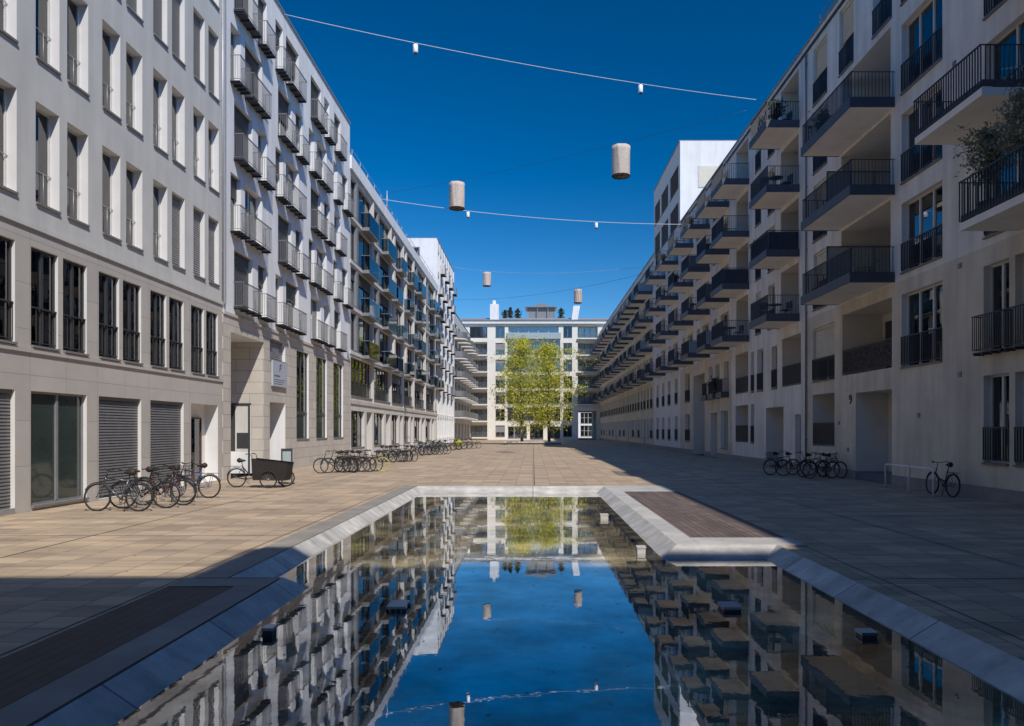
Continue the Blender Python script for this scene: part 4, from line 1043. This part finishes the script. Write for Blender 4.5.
def make_bike(paint, style='city', basket=False, rims=None):
    t = thing('bicycle', 'x', 'bicycle')
    add_wheel(t, -.52, tyre_mat=rims); add_wheel(t, .53)
    q = MB(); bb = (-.08, 0, .28); st = (-.24, 0, .78); hd = (.33, 0, .82); hb = (.38, 0, .68)
    if style == 'city':
        q.tube([hb, (.2, 0, .52), (-.12, 0, .44)], .020, 6)
    else: q.tube([(-.21, 0, .74), hd], .020, 6)
    q.tube([hb, bb], .023, 6); q.tube([bb, st], .020, 6); q.tube([hd, hb], .02, 6)
    for s_ in (-.05, .05):
        q.tube([bb, (-.2, s_, .30), (-.52, s_, .34)], .009, 5); q.tube([(-.2, 0, .70), (-.3, s_, .60), (-.52, s_, .34)], .008, 5)
        q.tube([hb, (.42, s_, .60), (.50, s_, .40), (.53, s_, .34)], .010, 5)
    obj('frame', q, M[paint], t)
    q = MB(); q.tube([(.33, 0, .80), (.29, 0, .98)], .013, 6); q.tube([(.12, -.28, 1.0), (.22, -.24, 1.04), (.29, -.1, 1.0), (.29, .1, 1.0), (.22, .24, 1.04), (.12, .28, 1.0)], .011, 6)
    q.tube([(.12, -.28, 1.0), (.04, -.29, .99)], .017, 6); q.tube([(.12, .28, 1.0), (.04, .29, .99)], .017, 6); obj('handlebar', q, M['black_paint'], t)
    q = MB(); q.tube([(-.24, 0, .76), (-.27, 0, .92)], .013, 6)
    q.tube([(-.41, 0, .95), (-.36, 0, .955), (-.24, 0, .945), (-.12, 0, .94)], [.05, .085, .05, .02], 8); obj('saddle', q, M['leather'], t)
    q = MB(); q.ring((-.08, -.05, .28), .09, .008, 'y', 18, 4); q.tube([(-.08, -.07, .28), (.04, -.09, .16)], .009, 5); q.tube([(-.08, .07, .28), (-.2, .09, .40)], .009, 5)
    q.box(.0, .1, -.15, -.08, .15, .17); q.box(-.25, -.15, .08, .15, .39, .41)
    q.tube([(-.1, -.05, .36), (-.5, -.05, .37)], .005, 4); q.tube([(-.1, -.05, .20), (-.5, -.05, .31)], .005, 4); obj('crankset', q, M['steel'], t)
    q = MB()
    for s_, x in ((1, -.52), (1, .53)):
        pts = [(x+.365*math.cos(a), 0, .34+.365*math.sin(a)) for a in [PI*(.02+.85*i/12) if x < 0 else PI*(.15+.75*i/12) for i in range(13)]]
        q.tube(pts, .012, 5)
    obj('mudguard', q, M['black_paint'], t)
    q = MB()
    for s_ in (-.06, .06): q.tube([(-.25, s_, .72), (-.75, s_, .73)], .007, 4); q.tube([(-.52, s_, .34), (-.6, s_, .73)], .006, 4)
    for x in (-.3, -.45, -.6, -.75): q.tube([(x, -.06, .73), (x, .06, .73)], .006, 4)
    q.tube([(-.2, .05, .28), (-.26, .18, .01)], .009, 5)
    obj('rack', q, M['black_paint'], t)
    if basket:
        q = MB()
        for z in (.76, .84, .92, 1.0):
            f = 1+(z-.76)*.7; q.tube([(-.32-(.0), -.13*f, z), (-.72*1, -.13*f, z), (-.72, .13*f, z), (-.32, .13*f, z)], .006, 4, True)
        for x in (-.32, -.42, -.52, -.62, -.72):
            for s_ in (-1, 1): q.tube([(x, .13*s_, .76), (x, .153*s_, 1.0)], .005, 4)
        obj('basket', q, M['black_paint'], t)
    return t
P = {k: make_bike(*v) for k, v in dict(black=('black_paint', 'city'), blue=('blue_paint', 'sport'), silver=('silver_paint', 'sport'), dark=('black_paint', 'sport', True), green=('green_paint', 'city', True), red=('red_paint', 'city'), lime=('black_paint', 'sport', False, M['lime_paint'])).items()}
used = set()
def bike(kind, x, y, rz, label, group=None, lean=0):
    src = P[kind]
    if kind in used: o = dup(src, (x, y, .0), rz, label)
    else: o = src; used.add(kind); o.location = (x, y, .0); o['label'] = label
    o.rotation_euler = (lean, 0, rz)
    if group: o['group'] = group
    return o
G1 = 'bicycles in front of the grey office block'
bike('silver', -10.15, 18.1, PI-.05, 'dark grey sports bicycle nearest to the viewer, by the left shutters', G1, .06)
bike('black', -9.85, 18.75, .10, 'black city bicycle directly behind the nearest grey one', G1, -.05)
bike('red', -9.75, 19.5, .02, 'dark red city bicycle between the black and blue ones by the shutters', G1, .04)
bike('dark', -10.1, 20.3, PI+.06, 'black bicycle with rear basket before the second shutter', G1, -.06)
bike('blue', -9.95, 21.6, PI-.1, 'blue sports bicycle at the right end of the near left group', G1, .07)
G2 = 'bicycles in the first cluster along the stone wall'; l2 = 'dark bicycle packed in the cluster under the three tall stone-framed windows'
r = random.Random(5)
for i in range(6): bike(r.choice(['black', 'dark', 'green', 'black']), -9.2+.24*i, 34.0+.25*i, r.choice([0, PI])+r.uniform(-.8, .8), l2, G2, r.uniform(-.1, .1))
bike('lime', -7.7, 35.3, PI+.25, 'dark bicycle with one yellow-tyred wheel at the right end of the cluster', G2, .05)
G3 = 'bicycles in the second cluster along the left row'; l3 = 'dark bicycle packed in the cluster before the glazed block entrance'
for i in range(6): bike(r.choice(['black', 'dark', 'blue', 'black']), -8.9+.22*i, 45.0+.3*i, r.choice([0, PI])+r.uniform(-.8, .8), l3, G3, r.uniform(-.1, .1))
G4 = 'bicycles in the third cluster along the left row'; l4 = 'small distant bicycle in the middle of the long left row of bicycles'
for i in range(7): bike(r.choice(['black', 'silver', 'blue', 'green']), -8.9+.24*i, 57+.5*i, r.choice([0, PI])+r.uniform(-.9, .9), l4, G4, r.uniform(-.1, .1))
G5 = 'bicycles in the farthest cluster along the left row'; l5 = 'tiny distant bicycle at the far end of the left row of bicycles'
for i in range(9): bike(r.choice(['black', 'red', 'blue', 'black']), -9.2+.36*i, 66+1.6*i, r.choice([0, PI])+r.uniform(-.5, .5), l5, G5, r.uniform(-.1, .1))
bike('black', 12.35, 22.35, PI/2+.04, 'black city bicycle alone beside the hoop stands, right wall', 'bicycles along the right wall', .05)
G6 = 'bicycles along the right wall'
bike('dark', 10.95, 32.6, .15, 'black basket bicycle at the left end of the right group', G6, .05)
bike('black', 11.35, 32.0, -.1, 'black bicycle second from the left in the right group', G6, -.05)
bike('silver', 11.75, 31.0, .35, 'dull grey bicycle in the middle of the right group', G6, .05)
bike('green', 11.75, 30.2, PI+.25, 'dark green bicycle in front in the right group, near the window', G6, -.06)
bike('blue', 12.45, 30.9, -1.15, 'dark blue bicycle leaning to the wall by the entrance, right group', G6, .08)
# cargo bike
t = thing('cargo_bike', 'three-wheeled cargo bicycle with a dark front box before the stone portal', 'cargo bike', (-9.3, 25.6, 0), 0)
add_wheel(t, -.95, R=.33); add_wheel(t, .28, -.38, R=.30); add_wheel(t, .62, .42, R=.30)
q = MB(); q.quad([(-.28,-.33,.27),(.80,-.33,.25),(.92,-.33,.84),(-.32,-.33,.98)]); q.quad([(-.28,.33,.27),(-.32,.33,.98),(.92,.33,.84),(.80,.33,.25)])
q.quad([(-.28,-.33,.27),(-.32,-.33,.98),(-.32,.33,.98),(-.28,.33,.27)]); q.quad([(.80,-.33,.25),(.80,.33,.25),(.92,.33,.84),(.92,-.33,.84)]); q.quad([(-.28,-.33,.27),(-.28,.33,.27),(.80,.33,.25),(.80,-.33,.25)]); q.quad([(-.32,-.33,.96),(.92,-.33,.82),(.92,.33,.82),(-.32,.33,.96)])
q.tube([(-.33,-.31,.99),(.93,-.31,.85),(.93,.31,.85),(-.33,.31,.99)], .015, 5, True); obj('cargo_box', q, M['cargo_box'], t)
q = MB(); q.tube([(-.95, .05, .33), (-.6, 0, .28), (-.3, 0, .36)], .02, 6); q.tube([(-.6, 0, .28), (-.75, 0, .75)], .018, 6); q.tube([(-.72, 0, .68), (-.5, 0, .42), (-.25, 0, .36)], .02, 6); q.tube([(-.75, 0, .70), (-.95, -.05, .33)], .010, 5); q.tube([(-.1, 0, .36), (.28, -.38, .26)], .018, 5); q.tube([(.3, 0, .36), (.62, .42, .26)], .018, 5); obj('frame', q, M['black_paint'], t)
q = MB(); q.tube([(-.3, -.22, .88), (-.36, -.22, 1.12), (-.42, -.26, 1.16)], .012, 6); q.tube([(-.3, .22, .88), (-.36, .22, 1.12), (-.42, .26, 1.16)], .012, 6); q.tube([(-.3, -.22, .9), (-.3, .22, .9)], .012, 6)
q.tube([(-.42, -.26, 1.16), (-.54, -.27, 1.16)], .018, 6); q.tube([(-.42, .26, 1.16), (-.54, .27, 1.16)], .018, 6); obj('handlebar', q, M['black_paint'], t)
q = MB(); q.tube([(-.75, 0, .75), (-.78, 0, .9)], .013, 6); q.tube([(-.93, 0, .93), (-.87, 0, .935), (-.76, 0, .925), (-.64, 0, .92)], [.05, .09, .05, .02], 8); obj('saddle', q, M['leather'], t)
q = MB(); q.ring((-.6, -.05, .28), .09, .008, 'y', 18, 4); q.tube([(-.6, -.07, .28), (-.5, -.1, .15)], .01, 5); q.box(-.55, -.45, -.16, -.09, .14, .16); q.tube([(-1.29,0,.42),(-1.2,0,.60),(-1.05,0,.69),(-.85,0,.69),(-.7,0,.6)], .014, 5); q.tube([(-1.2,-.07,.73),(-.75,-.07,.73)], .008, 4); q.tube([(-1.2,.07,.73),(-.75,.07,.73)], .008, 4); obj('crankset', q, M['steel'], t)
# framed notice stand
t = thing('notice_stand', 'black framed notice stand behind the cargo bicycle', 'stand', (-9.05, 27.2, 0), .3)
q = MB(); q.box(-.2, -.15, -.03, .03, 0, 1.3); q.box(.15, .2, -.03, .03, 0, 1.3); q.box(-.15, .15, -.03, .03, 1.22, 1.3); q.box(-.15, .15, -.03, .03, .3, .36); q.box(-.28, .28, -.2, .2, 0, .03); obj('frame', q, M['anthracite'], t)
q = MB(); q.box(-.149, .149, -.01, .01, .361, 1.219); obj('notice_panel', q, M['frosted'], t)
# hoop stands
for i, (x, ya, yb) in enumerate(((12.05, 25.3, 23.75), (11.95, 23.5, 22.1))):
    t = thing('hoop_stand', ['galvanised hoop bicycle stand nearer the entrance recess', 'galvanised hoop bicycle stand next to the lone black bicycle'][i], 'bicycle stand', (x, yb, 0), 0, 'hoop stands by the right wall')
    L_ = ya-yb; q = MB(); q.tube([(0, 0, 0), (0, 0, .76), (0, .06, .82), (0, L_-.06, .82), (0, L_, .76), (0, L_, 0)], .028, 8); obj('hoop', q, M['lamp_white'], t)
    q = MB(); q.box(-.06, .06, -.06, .06, 0, .012); q.box(-.06, .06, L_-.06, L_+.06, 0, .012); obj('base_plate', q, M['steel'], t)
# yellow-vested item among far bicycles: covered child seat
t = thing('child_trailer', 'bright yellow bicycle trailer at the far end of the left bicycle row', 'trailer', (-7.6, 74.5, 0), .4)
q = MB(); q.quad([(-.4,-.35,.25),(.5,-.35,.25),(.35,-.3,.95),(-.3,-.3,1.05)]); q.quad([(-.4,.35,.25),(-.3,.3,1.05),(.35,.3,.95),(.5,.35,.25)]); q.quad([(-.3,-.3,1.05),(.35,-.3,.95),(.35,.3,.95),(-.3,.3,1.05)]); q.quad([(.5,-.35,.25),(.5,.35,.25),(.35,.3,.95),(.35,-.3,.95)]); q.quad([(-.4,-.35,.25),(-.3,-.3,1.05),(-.3,.3,1.05),(-.4,.35,.25)]); q.quad([(-.4,-.35,.25),(-.4,.35,.25),(.5,.35,.25),(.5,-.35,.25)])
obj('cover', q, M['lime_paint'], t)
for s_ in (-.42, .42): add_wheel(t, 0, s_, R=.26)

r = random.Random(77); q = MB()
def fleck(x, y, z, s_, q):
    a = r.uniform(0, 6.28); c_, d_ = math.cos(a)*s_, math.sin(a)*s_
    q.quad([(x-c_, y-d_, z), (x+d_*.5, y-c_*.5, z+.001), (x+c_, y+d_, z), (x-d_*.5, y+c_*.5, z+.001)])
for i in range(420):
    y = 2.5+22*r.random()**1.3; x = r.uniform(-3.6, 2.1) if y > 10.2 else r.uniform(-3.0, 3.8)
    if y > 10.2 or y < 12.2: 
        if -3.05 < x < 2.15 or (x < -3.05 and y > 10.2) or (x > 2.15 and y < 12.2): fleck(x, y, -.146, r.uniform(.008, .024), q)
tag(obj('floating_leaves', q, M['bark']), 'small brown leaves and dust scattered on the pool surface', 'leaf litter', kind='stuff')
q = MB()
for i in range(500):
    y = 6+50*r.random()**1.4; x = r.choice([r.uniform(-12, -4.7), r.uniform(4.8, 12.9)]); fleck(x, y, .006, r.uniform(.012, .035), q)
tag(obj('fallen_leaves', q, M['bark']), 'small dry leaves and crumbs scattered over the paving', 'leaf litter', kind='stuff')
# ================================================================== POOL FITTINGS
def pool_box(x, y, w_, d, h0, h1, label, legs=False, m='anthracite', topm='frosted'):
    t = thing('pool_fitting', label, 'pool fitting', (x, y, -.36), 0, 'fittings standing in the pool')
    q = MB(); q.box(-w_/2, w_/2, -d/2, d/2, h1-.03, h1); obj('cover', q, M[topm], t)
    q = MB()
    if legs:
        for sx in (-1, -.33, .33, 1): 
            for sy in (-1, 1): q.box(sx*w_*.45-.015, sx*w_*.45+.015, sy*d*.42-.012, sy*d*.42+.012, 0, h1-.032)
    else: q.box(-w_/2+.01, w_/2-.01, -d/2+.01, d/2-.01, 0, h1-.032)
    obj('body', q, M[m], t)
pool_box(-1.62, 8.9, .22, .34, 0, .27, 'low flat box on short legs standing in the left part of the water', True)
pool_box(-2.76, 7.75, .12, .16, 0, .30, 'small dark square box beside the left coping', False)
pool_box(2.35, 8.85, .22, .30, 0, .27, 'low flat pale-topped box in the right part of the water', False, 'anthracite', 'concrete')
pool_box(3.47, 7.7, .17, .18, 0, .27, 'small dark box near the right coping', False, 'anthracite', 'coping')
pool_box(1.72, 17.9, .2, .2, 0, .32, 'small pale box at the foot of the deck edge, farther one', False, 'concrete', 'concrete')
pool_box(1.88, 12.9, .16, .18, 0, .33, 'small pale box at the foot of the deck edge, nearer one', False, 'concrete', 'concrete')

# ================================================================== THINGS ON BALCONIES
def olive(loc, label, seed, sc=1.0):
    t = tree('potted_olive', label, loc, 1.75*sc, .62*sc, seed, M['leaf_olive'], 2100, .05, lift=.42, trunk_r=.035, shape='ball', cat='potted tree', group='potted olive trees on the near right balcony')
    q = MB(); q.tube([(0, 0, 0), (0, 0, .03), (0, 0, .34), (0, 0, .38)], [.2, .22, .28, .29], 16); obj('pot', q, M['pot'], t); return t
olive((11.8, 19.15, 7.5), 'bushy potted olive tree at the far end of the near right balcony', 41, 1.35)
olive((11.85, 17.85, 7.5), 'potted olive tree cut by the right picture edge', 42, 1.6)
def chair(loc, rz, label, m='anthracite', first=[None], group='dark chairs on balconies'):
    if first[0] is None:
        t = thing('balcony_chair', label, 'chair', loc, rz, group)
        q = MB(); q.box(-.22, .22, -.22, .22, .42, .45); obj('seat', q, M['anthracite'], t)
        q = MB(); q.box(-.22, .22, .2, .23, .55, .88); q.box(-.22, -.19, .19, .22, .45, .88); q.box(.19, .22, .19, .22, .45, .88); obj('backrest', q, M['anthracite'], t)
        for sx in (-.2, .2):
            for sy in (-.2, .2): q = MB(); q.tube([(sx, sy, 0), (sx*.95, sy*.95, .42)], .014, 5); obj('leg', q, M['anthracite'], t)
        first[0] = t; return t
    return dup(first[0], loc, rz, label, group)
def table(loc, label, first=[None]):
    if first[0] is None:
        t = thing('balcony_table', label, 'table', loc, 0, 'round tables on balconies')
        q = MB(); q.tube([(0, 0, .70), (0, 0, .73)], .34, 18); obj('tabletop', q, M['anthracite'], t)
        q = MB(); q.tube([(0, 0, .02), (0, 0, .70)], .025, 8); q.tube([(0, 0, 0), (0, 0, .02)], .2, 12); obj('stand', q, M['anthracite'], t)
        first[0] = t; return t
    return dup(first[0], loc, 0, label)
for Y, z, nm in ((37.3, FL[3], 'top short balcony'), (37.2, FL[2], 'third short balcony'), (37.3, FL[0], 'lowest short balcony'), (45.8, FL[0], 'lowest balcony of the second stack')):
    table((12.1, Y-.35, z+.01), 'small round dark table on the '+nm+', right row')
    chair((11.75, Y+.2, z+.01), 2.6, 'dark chair behind the table on the '+nm+', right row'); chair((12.6, Y-.4, z+.01), -1.3, 'dark chair by the wall on the '+nm+', right row')
# rattan lounge chair
t = thing('rattan_chair', 'rounded rattan lounge chair on the lowest long balcony, right side', 'chair', (12.15, 27.15, 7.51), -.5)
q = MB()
for i in range(15):
    a = -1.35+2.7*i/14; q.tube([(0, -.05, .36), (.42*math.sin(a)*.8, .12+.12*math.cos(a), .52), (.52*math.sin(a), .25+.12*math.cos(a), .62+.32*math.cos(a))], .009, 4)
q.tube([(.52*math.sin(a), .25+.12*math.cos(a), .62+.32*math.cos(a)) for a in [-1.35+2.7*i/18 for i in range(19)]], .016, 5)
obj('backrest', q, M['rattan'], t)
q = MB(); q.ring((0, -.05, .36), .33, .016, 'z', 24, 5)
for i in range(9): x = -.28+.07*i; L_ = math.sqrt(max(.0, .32**2-x*x)); q.tube([(x, -.05-L_, .36), (x, -.05+L_, .36)], .009, 4)
obj('seat', q, M['rattan'], t)
for sx, sy in ((-.25, -.28), (.25, -.28), (-.2, .2), (.2, .2)): q = MB(); q.tube([(sx*1.15, sy*1.15, 0), (sx*.8, sy*.8, .36)], .012, 5); obj('leg', q, M['anthracite'], t)
# plants and cloth
for x, y, z, lab, sd in ((12.0, 36.6, FL[3], 'leafy green plant in a pot on the top short balcony, right row', 51), (12.0, 30.6, FL[2]+.0, 'leafy green plant at the far end of the top long balcony', 52), (12.75, 51.9, 4.36, 'leafy plant on the small balcony beside the tall passage', 53)):
    t = tree('potted_plant', lab, (x, y, z), 1.25, .5, sd, M['leaf_dark'], 700, .07, lift=.3, trunk_r=.02, cat='potted plant', shape='ball')
    q = MB(); q.tube([(0, 0, 0), (0, 0, .3)], [.15, .2], 12); obj('pot', q, M['pot'], t)
nP = 0; src_p = t
for Y, z, st in ((46.6, FL[2], 'the second balcony stack'), (38.3, FL[1], 'the nearest short balcony stack'), (50.3, FL[1], 'the stack before the tall passage'), (55.6, FL[3], 'the stack over the tall passage'), (61.3, FL[2], 'the stack just short of the tower'), (67.5, FL[3], 'the first tower stack')):
    lv = ['lowest', 'second', 'third', 'top'][FL.index(z)]
    dup(src_p, (11.75, Y, z+.01), Y, 'potted plant on the %s balcony of %s' % (lv, st), 'potted plants on the right balconies', .8)
for Y, z, st in ((50.0, FL[2], 'stack before the tall passage'), (55.4, FL[1], 'stack over the tall passage'), (61.0, FL[0], 'stack just short of the tower'), (67.2, FL[2], 'first tower stack'), (73.4, FL[1], 'second tower stack')):
    lv = ['lowest', 'second', 'third', 'top'][FL.index(z)]
    table((12.2, Y, z+.01), 'round dark table on the %s balcony of the %s' % (lv, st)); chair((11.8, Y+.4, z+.01), Y, 'dark chair on the %s balcony of the %s' % (lv, st))
q = MB(); n = 16
for i in range(n):
    y0, y1 = i*.12, (i+1)*.12; a, c_ = .02*(i % 2), .02*((i+1) % 2)
    q.quad([(a, y0, 0), (c_, y1, 0), (c_, y1, .8), (a, y0, .8)]); q.quad([(a+.012, y0, 0), (a+.012, y0, .8), (c_+.012, y1, .8), (c_+.012, y1, 0)])
tag(obj('purple_cloth', q, M['purple'], None, (11.52, 49.3, FL[2]+.2)), 'purple cloth screen hung inside a balcony railing, right row', 'cloth')
